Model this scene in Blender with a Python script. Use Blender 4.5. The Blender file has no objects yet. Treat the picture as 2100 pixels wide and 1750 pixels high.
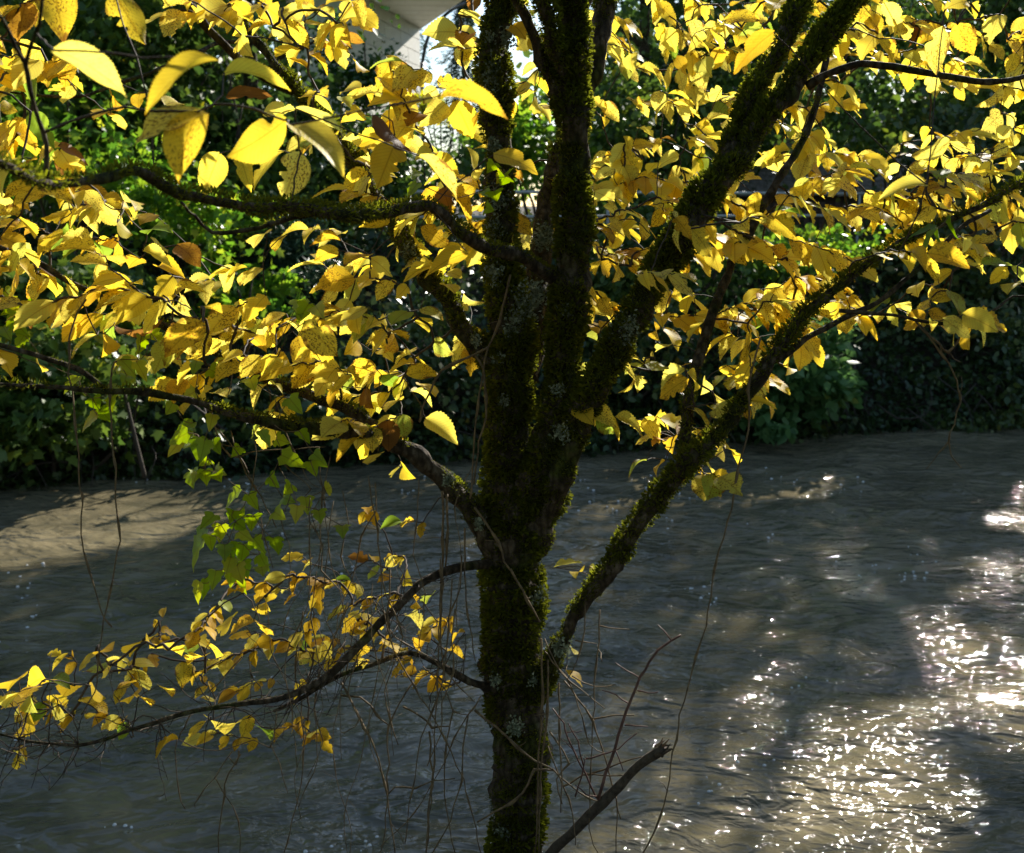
import bpy, math, random
import numpy as np
from mathutils import Vector

random.seed(7)
RNG = np.random.default_rng(11)
sc = bpy.context.scene
COL = sc.collection

# ------------------------------------------------------------------ camera
CAM_Z = 4.2
PITCH = math.radians(11.4)
LENS, SENSOR = 38.6, 36.0
FPX = 2100 * LENS / SENSOR            # focal length in units of a 2100-wide picture
cd = bpy.data.cameras.new('camera')
cam = bpy.data.objects.new('camera', cd)
COL.objects.link(cam)
cam.location = (0, 0, CAM_Z)
cam.rotation_euler = (math.pi / 2 - PITCH, 0, 0)
cd.lens, cd.sensor_width, cd.sensor_fit = LENS, SENSOR, 'HORIZONTAL'
cd.clip_start, cd.clip_end = 0.05, 2000
cd.dof.use_dof = True
cd.dof.focus_distance = 3.55
cd.dof.aperture_fstop = 5.0
cd.dof.aperture_blades = 0
sc.camera = cam

# ------------------------------------------------------------------ sky, sun, exposure
SUN_EL, SUN_AZ = math.radians(28.5), math.radians(25)
SUN = np.array([math.sin(SUN_AZ) * math.cos(SUN_EL), math.cos(SUN_AZ) * math.cos(SUN_EL), math.sin(SUN_EL)])
wd = bpy.data.worlds.new('World'); sc.world = wd; wd.use_nodes = True
wn = wd.node_tree.nodes; wl = wd.node_tree.links
sky = wn.new('ShaderNodeTexSky'); sky.sky_type = 'NISHITA'; sky.sun_disc = False
sky.sun_elevation = SUN_EL; sky.sun_rotation = SUN_AZ
sky.air_density = 1.0; sky.dust_density = 0.25; sky.ozone_density = 1.0
wn['Background'].inputs['Strength'].default_value = 0.084
wl.new(sky.outputs[0], wn['Background'].inputs['Color'])
ld = bpy.data.lights.new('sun', 'SUN'); ld.energy = 5.0; ld.angle = math.radians(0.53)
ld.color = (1.0, 0.945, 0.85)
sun = bpy.data.objects.new('sun', ld); COL.objects.link(sun)
sun.rotation_euler = Vector(SUN).to_track_quat('Z', 'Y').to_euler()
sun.location = (10, 20, 30)
vs = sc.view_settings
vs.view_transform = 'Standard'; vs.look = 'None'; vs.exposure = 1.1; vs.gamma = 1.0
vs.use_curve_mapping = False
cy = sc.cycles
cy.max_bounces = 7; cy.diffuse_bounces = 3; cy.glossy_bounces = 3; cy.transmission_bounces = 5
cy.transparent_max_bounces = 4
cy.sample_clamp_indirect = 4.0
cy.caustics_reflective = False; cy.caustics_refractive = False
cy.use_denoising = True
try:
    cy.denoiser = 'OPENIMAGEDENOISE'; cy.denoising_input_passes = 'RGB_ALBEDO_NORMAL'; cy.denoising_prefilter = 'ACCURATE'
except Exception:
    pass

# ------------------------------------------------------------------ helpers
SP, CP = math.sin(PITCH), math.cos(PITCH)
def P(u, v, d):
    """world point seen at (u,v) of a 2100x1750 picture, at distance d along the view axis"""
    x = (u - 1050) / FPX * d
    y = -(v - 875) / FPX * d
    return np.array([x, d * CP + y * SP, CAM_Z + y * CP - d * SP])
def project(p):
    p = np.asarray(p, float)
    X, Y, Z = p[..., 0], p[..., 1], p[..., 2] - CAM_Z
    d = Y * CP - Z * SP
    y = Y * SP + Z * CP
    return 1050 + X / d * FPX, 875 - y / d * FPX, d
def water_hit(u, v):
    dr = P(u, v, 1.0) - np.array([0, 0, CAM_Z])
    t = CAM_Z / -dr[2]
    return np.array([dr[0] * t, dr[1] * t])

def hash3(ix, iy, iz):
    n = (ix * 374761393 + iy * 668265263 + iz * 2147483647 + 1013904223) & 0xFFFFFFFF
    n = ((n ^ (n >> 13)) * 1274126177) & 0xFFFFFFFF
    n = n ^ (n >> 16)
    return (n & 0xFFFFFF) / float(0xFFFFFF)
def vnoise(p):
    p = np.asarray(p, float); i = np.floor(p).astype(np.int64); f = p - i
    f = f * f * (3 - 2 * f)
    r = 0
    for dx in (0, 1):
        for dy in (0, 1):
            for dz in (0, 1):
                w = (f[..., 0] if dx else 1 - f[..., 0]) * (f[..., 1] if dy else 1 - f[..., 1]) * (f[..., 2] if dz else 1 - f[..., 2])
                r = r + w * hash3(i[..., 0] + dx, i[..., 1] + dy, i[..., 2] + dz)
    return r
def fbm(p, o=3):
    p = np.asarray(p, float); a, s, r = 0.5, 1.0, 0
    for k in range(o):
        r = r + a * vnoise(p * s + 17.3 * k); a *= .5; s *= 2.03
    return r

def mesh(name, V, F, mat=None, parent=None, smooth=False, tint=None, uv=None, loc=None):
    """F: (n,3) or (n,4) int array or a list of such arrays"""
    me = bpy.data.meshes.new(name)
    V = np.asarray(V, np.float32).reshape(-1, 3)
    Fs = [np.asarray(f, np.int32) for f in (F if isinstance(F, list) else [F]) if len(f)]
    nl = sum(f.size for f in Fs); nf = sum(len(f) for f in Fs)
    me.vertices.add(len(V)); me.vertices.foreach_set('co', V.ravel())
    me.loops.add(nl); me.polygons.add(nf)
    li = np.concatenate([f.ravel() for f in Fs])
    tot = np.concatenate([np.full(len(f), f.shape[1], np.int32) for f in Fs])
    st = np.concatenate([[0], np.cumsum(tot)[:-1]]).astype(np.int32)
    me.loops.foreach_set('vertex_index', li)
    me.polygons.foreach_set('loop_start', st)
    me.polygons.foreach_set('loop_total', tot)
    me.polygons.foreach_set('use_smooth', np.full(nf, smooth))
    if tint is not None:
        a = me.attributes.new('tint', 'FLOAT', 'FACE')
        a.data.foreach_set('value', np.asarray(tint, np.float32))
    if uv is not None:
        u = me.uv_layers.new(name='UVMap')
        u.data.foreach_set('uv', np.asarray(uv, np.float32)[li].ravel())
    me.update(calc_edges=True); me.validate()
    if mat: me.materials.append(mat)
    ob = bpy.data.objects.new(name, me); COL.objects.link(ob)
    if parent is not None: ob.parent = parent
    if loc is not None: ob.location = loc
    return ob
def tag(o, label=None, cat=None, group=None, kind=None):
    if label: o['label'] = label
    if cat: o['category'] = cat
    if group: o['group'] = group
    if kind: o['kind'] = kind
    return o
def empty(name, loc, label=None, cat=None, group=None):
    o = bpy.data.objects.new(name, None); COL.objects.link(o); o.location = loc
    o.empty_display_size = 0.1
    return tag(o, label, cat, group)
def child(ob, root):
    """parent a mesh written in world coordinates under an Empty that has only a location"""
    ob.parent = root
    ob.location = -root.location
    return ob

class MB:
    def __init__(s): s.V = []; s.F4 = []; s.F3 = []; s.n = 0
    def add(s, V, F):
        V = np.asarray(V, float); F = np.asarray(F, int)
        (s.F4 if F.shape[1] == 4 else s.F3).append(F + s.n)
        s.V.append(V); s.n += len(V)
    def box(s, c, size, rot=None):
        h = np.array(size) / 2.
        v = np.array([[x, y, z] for x in (-1, 1) for y in (-1, 1) for z in (-1, 1)]) * h
        if rot is not None: v = v @ np.asarray(rot).T
        s.add(v + np.asarray(c), [[0, 1, 3, 2], [4, 6, 7, 5], [0, 4, 5, 1], [2, 3, 7, 6], [0, 2, 6, 4], [1, 5, 7, 3]])
    def tube(s, pts, rad, k=6, cap=True, lump=0.0):
        V, F, C = tube_np(pts, rad, k, cap, lump)
        s.add(V, F)
        if len(C): s.F3.append(C + s.n - len(V))
    def build(s, name, mat, parent=None, smooth=False, **kw):
        F = []
        if s.F4: F.append(np.concatenate(s.F4))
        if s.F3: F.append(np.concatenate(s.F3))
        return mesh(name, np.concatenate(s.V), F, mat, parent, smooth, **kw)

def frames(pts):
    pts = np.asarray(pts, float)
    T = np.gradient(pts, axis=0); T /= np.linalg.norm(T, axis=1)[:, None] + 1e-9
    a = np.array([0.0, 1.0, 0.0]) if abs(T[0][1]) < .8 else np.array([1.0, 0, 0])
    N = np.zeros_like(T); n = a - T[0] * (a @ T[0]); N[0] = n / np.linalg.norm(n)
    for i in range(1, len(T)):
        n = N[i - 1] - T[i] * (N[i - 1] @ T[i]); N[i] = n / (np.linalg.norm(n) + 1e-9)
    return T, N, np.cross(T, N)
def tube_np(pts, rad, k=6, cap=True, lump=0.0):
    pts = np.asarray(pts, float); m = len(pts)
    rad = np.broadcast_to(np.asarray(rad, float), (m,))
    T, N, B = frames(pts)
    a = np.arange(k) * 2 * math.pi / k
    ring = (N[:, None] * np.cos(a)[None, :, None] + B[:, None] * np.sin(a)[None, :, None])
    R = rad[:, None] * np.ones((m, k))
    V = pts[:, None] + ring * R[:, :, None]
    if lump:
        n = fbm(V * 22.0, 2) - .37 + .7 * (fbm(V * 7.0, 2) - .37)
        V = V + ring * (n * lump * 1.6 * np.minimum(R, .06))[:, :, None]
    V = V.reshape(-1, 3)
    i = np.arange(m - 1)[:, None] * k; j = np.arange(k)[None]; j2 = (j + 1) % k
    F = np.stack([i + j, i + j2, i + k + j2, i + k + j], -1).reshape(-1, 4)
    C = np.zeros((0, 3), int)
    if cap and k >= 3:
        V = np.vstack([V, pts[0], pts[-1]]); b = m * k
        C = np.array([[b, (q + 1) % k, q] for q in range(k)] + [[b + 1, (m - 1) * k + q, (m - 1) * k + (q + 1) % k] for q in range(k)])
    return V, F, C
def catmull(pts, step):
    pts = np.asarray(pts, float)
    if len(pts) == 2: pts = np.vstack([pts[0], pts.mean(0), pts[1]])
    ext = np.vstack([2 * pts[0] - pts[1], pts, 2 * pts[-1] - pts[-2]])
    out = []
    for i in range(1, len(ext) - 2):
        p0, p1, p2, p3 = ext[i - 1:i + 3]
        n = max(2, int(np.linalg.norm((p2 - p1)[:3]) / step))
        t = np.arange(n)[:, None] / n
        out.append(.5 * (2 * p1 + (p2 - p0) * t + (2 * p0 - 5 * p1 + 4 * p2 - p3) * t ** 2 + (3 * p1 - p0 - 3 * p2 + p3) * t ** 3))
    out.append(ext[-2][None])
    return np.vstack(out)

# ------------------------------------------------------------------ materials
class NT:
    def __init__(s, name):
        s.m = bpy.data.materials.new(name); s.m.use_nodes = True
        s.t = s.m.node_tree; s.n = s.t.nodes; s.n.clear(); s.out = s.n.new('ShaderNodeOutputMaterial')
    def node(s, t, **kw):
        n = s.n.new('ShaderNode' + t)
        for k, v in kw.items(): setattr(n, k, v)
        return n
    def link(s, a, b): s.t.links.new(a, b)
    def math(s, op, a, b=None, c=None, clamp=False):
        n = s.node('Math', operation=op); n.use_clamp = clamp
        for i, x in enumerate((a, b, c)):
            if x is None: continue
            if isinstance(x, (int, float)): n.inputs[i].default_value = x
            else: s.link(x, n.inputs[i])
        return n.outputs[0]
    def noise(s, vec, scale, detail=2, rough=.5, dist=0.0):
        n = s.node('TexNoise'); n.inputs['Scale'].default_value = scale; n.inputs['Detail'].default_value = detail
        n.inputs['Roughness'].default_value = rough; n.inputs['Distortion'].default_value = dist
        if vec is not None: s.link(vec, n.inputs['Vector'])
        return n.outputs['Fac']
    def ramp(s, fac, stops, interp='LINEAR'):
        n = s.node('ValToRGB'); n.color_ramp.interpolation = interp
        e = n.color_ramp.elements
        while len(e) < len(stops): e.new(0.5)
        for el, (p, c) in zip(e, stops):
            el.position = p; el.color = (*c, 1) if len(c) == 3 else c
        s.link(fac, n.inputs[0]); return n.outputs[0]
    def smooth(s, x, lo, hi):
        n = s.node('MapRange', interpolation_type='SMOOTHSTEP')
        s.link(x, n.inputs[0]); n.inputs[1].default_value = lo; n.inputs[2].default_value = hi
        return n.outputs[0]
    def mix(s, f, a, b, typ='MIX'):
        n = s.node('Mix', data_type='RGBA', blend_type=typ)
        for x, i in ((f, 0), (a, 6), (b, 7)):
            if isinstance(x, (int, float)): n.inputs[i].default_value = x
            elif isinstance(x, tuple): n.inputs[i].default_value = (*x, 1)
            else: s.link(x, n.inputs[i])
        return n.outputs[2]
    def bsdf(s, color, rough=.6, spec=.4, bump=None, bstr=.3, bdist=.01, **kw):
        b = s.node('BsdfPrincipled')
        if isinstance(color, tuple): b.inputs['Base Color'].default_value = (*color, 1)
        else: s.link(color, b.inputs['Base Color'])
        if isinstance(rough, (int, float)): b.inputs['Roughness'].default_value = rough
        else: s.link(rough, b.inputs['Roughness'])
        b.inputs['Specular IOR Level'].default_value = spec
        for k, v in kw.items(): b.inputs[k.replace('_', ' ')].default_value = v
        if bump is not None:
            n = s.node('Bump'); n.inputs['Strength'].default_value = bstr; n.inputs['Distance'].default_value = bdist
            s.link(bump, n.inputs['Height']); s.link(n.outputs[0], b.inputs['Normal'])
        return b
    def done(s, sh): s.link(sh.outputs[0], s.out.inputs['Surface']); return s.m
    def pos(s): return s.node('NewGeometry').outputs['Position']
    def tint(s):
        a = s.node('Attribute', attribute_name='tint', attribute_type='GEOMETRY')
        b = s.node('Attribute', attribute_name='tint', attribute_type='OBJECT')
        return s.math('ADD', a.outputs['Fac'], b.outputs['Fac'])

def leaf_mat(name, stops, trans=.5, rough=.42, spec=.35, veins=False, boost=1.0, spots=False, tsat=None):
    """thin leaf: diffuse + translucent; colour per leaf from the tint attribute"""
    m = NT(name); t = m.tint(); col = m.ramp(t, stops); bump = None
    if veins:
        uv = m.node('UVMap'); uv.uv_map = 'UVMap'
        sp = m.node('SeparateXYZ'); m.link(uv.outputs[0], sp.inputs[0])
        x = m.math('ABSOLUTE', m.math('MULTIPLY_ADD', sp.outputs[0], 2.0, -1.0)); v = sp.outputs[1]
        c = m.math('FRACT', m.math('MULTIPLY', m.math('SUBTRACT', v, m.math('MULTIPLY', x, .26)), 13.0))
        lv = m.math('ABSOLUTE', m.math('SUBTRACT', c, .5))
        lat = m.math('SUBTRACT', 1.0, m.smooth(lv, 0.02, .13))
        mid = m.math('SUBTRACT', 1.0, m.smooth(x, 0.02, .07))
        vein = m.math('MAXIMUM', m.math('MULTIPLY', lat, .55), mid)
        cmb = m.node('CombineXYZ')
        m.link(m.math('MULTIPLY_ADD', t, 40.0, sp.outputs[0]), cmb.inputs[0]); m.link(v, cmb.inputs[1]); m.link(m.math('MULTIPLY', t, 91.0), cmb.inputs[2])
        big = m.noise(cmb.outputs[0], 2.6, 3, .6)
        fine = m.noise(cmb.outputs[0], 19.0, 2, .6)
        # patches of a deeper or paler tone, dry margins, freckles
        col = m.mix(m.math('MULTIPLY', m.smooth(big, .42, .7), .5), col, m.mix(1.0, col, (.93, .80, .62), 'MULTIPLY'))
        if spots:
            edge = m.smooth(m.math('ADD', m.math('MAXIMUM', x, m.math('MULTIPLY', v, .9)), m.math('MULTIPLY_ADD', big, 1.3, -.66)), .76, 1.0)
            fleck = m.math('MULTIPLY', m.smooth(fine, .52, .60), m.smooth(big, .38, .52))
            brown = m.math('MAXIMUM', m.math('MULTIPLY', edge, .9), m.math('MULTIPLY', fleck, .85))
            # how dry this leaf is
            dry = m.math('FRACT', m.math('MULTIPLY', t, 57.3))
            brown = m.math('MULTIPLY', brown, m.smooth(dry, .2, .9))
            col = m.mix(brown, col, (.20, .085, .018))
        col = m.mix(m.math('MULTIPLY', vein, .55), col, m.mix(1.0, col, (.55, .42, .35), 'MULTIPLY'))
        bump = lat
    b = m.bsdf(col, rough, spec, bump, .25, .0015)
    tr = m.node('BsdfTranslucent')
    tc = m.node('HueSaturation'); tc.inputs['Saturation'].default_value = tsat or 1.08; tc.inputs['Value'].default_value = boost
    m.link(col, tc.inputs['Color']); m.link(tc.outputs[0], tr.inputs['Color'])
    mx = m.node('MixShader'); mx.inputs[0].default_value = trans
    m.link(b.outputs[0], mx.inputs[1]); m.link(tr.outputs[0], mx.inputs[2])
    return m.done(mx)

M = {}
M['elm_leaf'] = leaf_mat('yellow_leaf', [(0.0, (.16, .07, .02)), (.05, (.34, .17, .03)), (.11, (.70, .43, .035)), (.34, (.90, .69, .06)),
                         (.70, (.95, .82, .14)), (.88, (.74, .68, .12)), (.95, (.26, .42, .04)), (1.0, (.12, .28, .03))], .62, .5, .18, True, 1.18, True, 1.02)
M['vine_leaf'] = leaf_mat('vine_leaf', [(0, (.14, .24, .02)), (.5, (.24, .37, .025)), (.85, (.38, .47, .04)), (1, (.60, .52, .05))], .5, .4, .4, True, 1.15)
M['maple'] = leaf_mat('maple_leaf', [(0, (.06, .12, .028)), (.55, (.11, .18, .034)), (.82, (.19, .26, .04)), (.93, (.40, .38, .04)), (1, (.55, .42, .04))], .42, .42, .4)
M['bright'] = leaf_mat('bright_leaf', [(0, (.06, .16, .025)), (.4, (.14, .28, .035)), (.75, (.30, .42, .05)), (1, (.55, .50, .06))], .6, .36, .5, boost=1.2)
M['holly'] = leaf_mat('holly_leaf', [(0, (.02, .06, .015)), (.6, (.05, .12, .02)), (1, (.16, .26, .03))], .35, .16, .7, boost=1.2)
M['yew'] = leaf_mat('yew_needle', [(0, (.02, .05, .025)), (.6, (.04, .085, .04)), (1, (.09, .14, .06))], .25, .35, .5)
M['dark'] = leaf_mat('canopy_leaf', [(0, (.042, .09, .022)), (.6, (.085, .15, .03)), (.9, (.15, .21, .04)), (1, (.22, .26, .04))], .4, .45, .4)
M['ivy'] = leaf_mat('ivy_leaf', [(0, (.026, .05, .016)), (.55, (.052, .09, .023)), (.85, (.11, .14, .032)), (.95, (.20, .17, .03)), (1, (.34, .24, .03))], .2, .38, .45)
M['hazel'] = leaf_mat('hazel_leaf', [(0, (.08, .17, .055)), (.6, (.13, .25, .075)), (.92, (.20, .31, .085)), (1, (.32, .32, .05))], .4, .45, .4)
M['yellowbush'] = leaf_mat('yellow_bush_leaf', [(0, (.16, .24, .03)), (.5, (.42, .44, .04)), (1, (.66, .56, .05))], .5, .4, .4, boost=1.15)

m = NT('mossy_bark'); p = m.pos(); a = m.noise(p, 34, 5, .65); b = m.noise(p, 5.5, 3, .6)
col = m.ramp(a, [(.3, (.032, .024, .015)), (.5, (.08, .06, .04)), (.7, (.17, .14, .10))])
col = m.mix(m.smooth(b, .50, .62), col, m.ramp(a, [(.3, (.02, .024, .006)), (.7, (.08, .09, .016))]))
vo = m.node('TexVoronoi'); vo.inputs['Scale'].default_value = 55; mpb = m.node('Mapping'); mpb.inputs['Scale'].default_value = (1, 1, .3); m.link(p, mpb.inputs['Vector']); m.link(mpb.outputs[0], vo.inputs['Vector'])
M['bark'] = m.done(m.bsdf(m.mix(m.smooth(vo.outputs['Distance'], .25, .75), col, m.mix(1.0, col, (.35, .33, .3), 'MULTIPLY')), .9, .2, m.math('SUBTRACT', m.noise(p, 70, 4, .7), vo.outputs['Distance']), 1.0, .008))
m = NT('twig_bark'); p = m.pos(); a = m.noise(p, 60, 3)
M['twig'] = m.done(m.bsdf(m.ramp(a, [(.3, (.030, .020, .014)), (.7, (.085, .06, .042))]), .75, .3, a, .4, .002))
m = NT('dry_stem'); p = m.pos(); a = m.noise(p, 45, 3)
M['stem'] = m.done(m.bsdf(m.ramp(a, [(.3, (.065, .042, .020)), (.7, (.19, .13, .065))]), .7, .3))
m = NT('red_shoot'); p = m.pos(); a = m.noise(p, 45, 3)
M['shoot'] = m.done(m.bsdf(m.ramp(a, [(.3, (.055, .025, .022)), (.7, (.14, .07, .05))]), .6, .35))
m = NT('dead_wood'); p = m.pos(); a = m.noise(p, 50, 4, .6)
M['dead'] = m.done(m.bsdf(m.ramp(a, [(.3, (.03, .023, .017)), (.7, (.095, .075, .055))]), .85, .25, m.noise(p, 90, 4, .7), .7, .004))
m = NT('splintered_wood'); p = m.pos(); a = m.noise(p, 80, 3)
M['splinter'] = m.done(m.bsdf(m.ramp(a, [(.3, (.10, .06, .035)), (.7, (.30, .20, .12))]), .8, .25))
M['moss'] = leaf_mat('moss_frond', [(0, (.036, .039, .008)), (.5, (.08, .088, .012)), (.85, (.14, .152, .016)), (1, (.23, .235, .025))], .55, .7, .1, boost=1.8)
M['lichen'] = leaf_mat('lichen', [(0, (.12, .14, .09)), (.6, (.24, .27, .18)), (1, (.38, .41, .30))], .15, .85, .15)

# ------------------------------------------------------------------ where the sun comes through the trees
def inpoly(x, y, poly):
    ins = np.zeros(len(x), bool); n = len(poly)
    for i in range(n):
        x1, y1 = poly[i]; x2, y2 = poly[(i + 1) % n]
        c = ((y1 > y) != (y2 > y)) & (x < (x2 - x1) * (y - y1) / (y2 - y1 + 1e-12) + x1)
        ins ^= c
    return ins
def wpoly(pts): return [tuple(water_hit(u, v)) for u, v in pts]
GAP_PATCH = wpoly([(-80, 1085), (60, 1045), (190, 1005), (330, 992), (490, 1000), (470, 1040), (410, 1082), (250, 1120), (90, 1165), (-80, 1195)])
GAP_SMALL = [wpoly(q) for q in ([(640, 1120), (740, 1078), (920, 1050), (930, 1075), (800, 1115)], [(1175, 990), (1260, 955), (1345, 960), (1330, 985), (1240, 1010)],
             [(500, 1400), (560, 1350), (575, 1365), (540, 1420)], [(1425, 1320), (1450, 1295), (1480, 1305), (1450, 1330)])]
GAP_GLITTER = wpoly([(2160, 980), (2040, 985), (1960, 1080), (1890, 1170), (1800, 1280), (1680, 1420), (1540, 1530), (1400, 1650), (1280, 1790), (2200, 1790)])
# far shrubs that catch the light: (u, v, depth, radius)
LIT = [(60, 330, 20.4, 1.0), (160, 330, 20.4, 1.0), (260, 360, 20.4, .9), (80, 220, 21.0, .8), (330, 300, 21.2, .6), (470, 200, 22, .7), (380, 430, 20.6, .8), (470, 450, 20.6, .7), (500, 560, 19.8, .8), (560, 600, 19.8, .6), (440, 600, 19.8, .6),
       (650, 540, 21.5, .8), (690, 60, 26, 1.0), (760, 110, 26, .9), (640, 140, 26, .7), (900, 200, 30, 1.0), (960, 180, 30, .6), (1600, 500, 22.4, .7), (1690, 500, 22.4, .7), (1770, 490, 22.6, .6), (1850, 250, 26.6, .7), (1740, 230, 26.6, .6),
       (1500, 480, 22.2, .6), (1100, 240, 26, .8), (1090, 360, 26, .6), (1300, 420, 24, .6), (1330, 200, 26.2, .8), (1250, 120, 27, .6), (1650, 330, 29, 1.0), (1850, 350, 29.5, .8), (1750, 380, 29, .8), (700, 640, 19, .5)]
LITP = [(P(u, v, d - .5), r * 1.1) for u, v, d, r in LIT]
def sunlit(p):
    """chance that foliage at p would shade one of the places that lie in the sun"""
    p = np.asarray(p, float); k = np.zeros(len(p))
    q = p - SUN * (p[:, 2] / SUN[2])[:, None]
    x, y = (q[:, :2] + np.random.default_rng(5).normal(size=(len(q), 2)) * .2).T
    x = x + .9 * (vnoise(np.stack([q[:, 0] * 1.1, q[:, 1] * 1.1, 0 * x + 2], -1)) - .5); y = y + .9 * (vnoise(np.stack([q[:, 0] * 1.1, q[:, 1] * 1.1, 0 * x + 6], -1)) - .5)
    k[inpoly(x, y, GAP_PATCH)] = .996
    for g in GAP_SMALL: k[inpoly(x, y, g)] = .9
    gx = q[:, 0] + 2.2 * (vnoise(np.stack([q[:, 0] * .9, q[:, 1] * .9, 0 * x + 12], -1)) - .5); gl = inpoly(gx, y, GAP_GLITTER)
    n = vnoise(np.stack([x * 1.3, y * 1.3, 0 * x], -1)) * .6 + vnoise(np.stack([x * 3.1, y * 3.1, 0 * x + 5], -1)) * .4
    k = np.where(gl & (n > .27), np.maximum(k, .995), k)
    # the tree on the near bank stands in the sun down to about 3 m above the water
    t = (p[:, 1] - 3.6) / SUN[1]; e = p - SUN * t[:, None]
    line = 3.05 + .25 * (vnoise(np.stack([e[:, 0] * 2.2, e[:, 0] * 0, e[:, 0] * 0], -1)) - .5) - .25 * np.clip(e[:, 0], -1, 1)
    k = np.where((e[:, 2] > line) & (np.abs(e[:, 0]) < 3.6) & (e[:, 2] < 8.5), np.maximum(k, .985), k)
    for c, r in LITP:
        w = p - c; a = w @ SUN; dd = np.linalg.norm(w - a[:, None] * SUN, axis=1)
        k = np.where((a > r * .7) & (dd < r), np.maximum(k, .97), k)
    return k

# ------------------------------------------------------------------ terrain and river
def bank_y(x): return 18.5 + .27 * np.asarray(x, float)
def near_y(x): return 5.0 + .1 * np.clip(np.asarray(x, float), -40, 40)
def ground(x, y):
    x = np.asarray(x, float); y = np.asarray(y, float)
    s = y - bank_y(np.clip(x, -60, 60)); t = near_y(x) - y
    far = np.where(s < 0, np.maximum(-1.3, s * .7), 3.3 * np.clip(s / 6.5, 0, 1) ** .85)
    near = np.where(t < 0, np.maximum(-1.3, t * .7), np.interp(t, [0, 1.4, 3, 5, 9, 40], [0, 1.3, 2.0, 2.6, 2.7, 3.0]))
    z = np.maximum(far, near)
    return z + .22 * (fbm(np.stack([x * .8, y * .8, x * 0], -1), 3) - .44) * np.clip(np.abs(s) * .5, 0.2, 1)
def glines(lo, hi, a, b, st, grow=1.35):
    mid = list(np.arange(a, b, st)); l = [a]; d = st
    while l[-1] > lo: d *= grow; l.append(l[-1] - d)
    r = [mid[-1]]; d = st
    while r[-1] < hi: d *= grow; r.append(r[-1] + d)
    return np.array(l[1:][::-1] + mid + r[1:])
def grid(xs, ys, zf):
    X, Y = np.meshgrid(xs, ys); Z = zf(X, Y)
    V = np.stack([X, Y, Z], -1).reshape(-1, 3); w = len(xs); h = len(ys)
    i = np.arange(h - 1)[:, None] * w + np.arange(w - 1)[None]
    return V, np.stack([i, i + 1, i + w + 1, i + w], -1).reshape(-1, 4)
m = NT('soil'); p = m.pos(); a = m.noise(p, 3, 5, .6)
M['soil'] = m.done(m.bsdf(m.ramp(a, [(.3, (.018, .014, .009)), (.6, (.05, .038, .022)), (.75, (.045, .05, .018))]), .95, .2, m.noise(p, 25, 4), .6, .03))
V, F = grid(glines(-600, 600, -24, 28, .4), glines(-300, 900, -6, 40, .35), ground)
tag(mesh('ground', V, F, M['soil'], smooth=True), 'dark earth banks on both sides of the river', kind='structure')

FLOW = np.array([1, .27, 0]) / math.hypot(1, .27)
def waves(X, Y):
    a = X * FLOW[0] + Y * FLOW[1]; c = -X * FLOW[1] + Y * FLOW[0]
    w = .6 * (vnoise(np.stack([a * .22, c * .35, a * 0], -1)) - .5)
    z = .15 * (fbm(np.stack([a * .75 + w, c * 1.5 + w * 2, a * 0], -1), 2) - .37)
    z += .075 * (fbm(np.stack([a * 2.2 + w * 3, c * 3.8, a * 0 + 9], -1), 2) - .37)
    return z * np.exp(-np.maximum(0, np.abs(X - 1) - 18) / 6)
m = NT('river_water'); p = m.pos()
mp = m.node('Mapping'); mp.inputs['Rotation'].default_value = (0, 0, -math.atan(.27)); mp.inputs['Scale'].default_value = (.62, 1.0, 1.0)
m.link(p, mp.inputs['Vector'])
n1 = m.noise(mp.outputs[0], 1.9, 1.5, .5, 2.2); n15 = m.noise(mp.outputs[0], 4.6, 1.5, .5, 1.8); n2 = m.noise(mp.outputs[0], 12.0, 2.0, .55, 1.0); n3 = m.noise(mp.outputs[0], 24.0, 0.0, .5, .3)
pat = m.smooth(m.noise(mp.outputs[0], .8, 3, .6, 1.6), .36, .64)
h = m.math('ADD', m.math('ADD', m.math('MULTIPLY', n1, .75), m.math('MULTIPLY', n15, m.math('MULTIPLY_ADD', pat, .30, .16))), m.math('ADD', m.math('MULTIPLY', n2, m.math('MULTIPLY_ADD', pat, .17, .05)), m.math('MULTIPLY', n3, m.math('MULTIPLY_ADD', pat, .035, .012))))
silt = m.noise(mp.outputs[0], 1.1, 4, .6, 1.2)
wcol = m.ramp(silt, [(.35, (.106, .093, .056)), (.65, (.215, .178, .104))])
b = m.bsdf(wcol, .04, .5, h, 1.0, .10, IOR=1.40)
M['water'] = m.done(b)
V, F = grid(glines(-600, 600, -11.5, 15, .075), glines(3.5, 140, 5.4, 24, .065), waves)
tag(mesh('river_water', V, F, M['water'], smooth=True), 'muddy brown river with rippled surface', kind='structure')

# flecks of foam carried on the current
m = NT('foam'); M['foam'] = m.done(m.bsdf((.75, .74, .70), .6, .3))
B = MB()
for k in range(260):
    if k % 5 == 0: fu, fv = random.uniform(-50, 2150), random.uniform(960, 1780) if random.random() < .8 else random.uniform(900, 1000)
    a, b = water_hit(fu + random.gauss(0, 28), fv + random.gauss(0, 14)); r = random.uniform(.004, .013) * (1 + .05 * b)
    t = np.arange(7) * 2 * math.pi / 7; z = float(waves(np.array([a]), np.array([b]))[0])
    V = np.vstack([np.stack([a + r * np.cos(t), b + r * np.sin(t), 0 * t + z - .001], -1), np.stack([a + .6 * r * np.cos(t), b + .6 * r * np.sin(t), 0 * t + z + r * .5], -1), [[a, b, z + r * .62]]])
    B.add(V, [[i, (i + 1) % 7, 7 + (i + 1) % 7, 7 + i] for i in range(7)]); B.F3.append(np.array([[7 + i, 7 + (i + 1) % 7, 14] for i in range(7)]) + B.n - 15)
tag(B.build('foam_flecks', M['foam'], None, True), 'small white foam flecks drifting on the river', kind='stuff')

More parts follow.
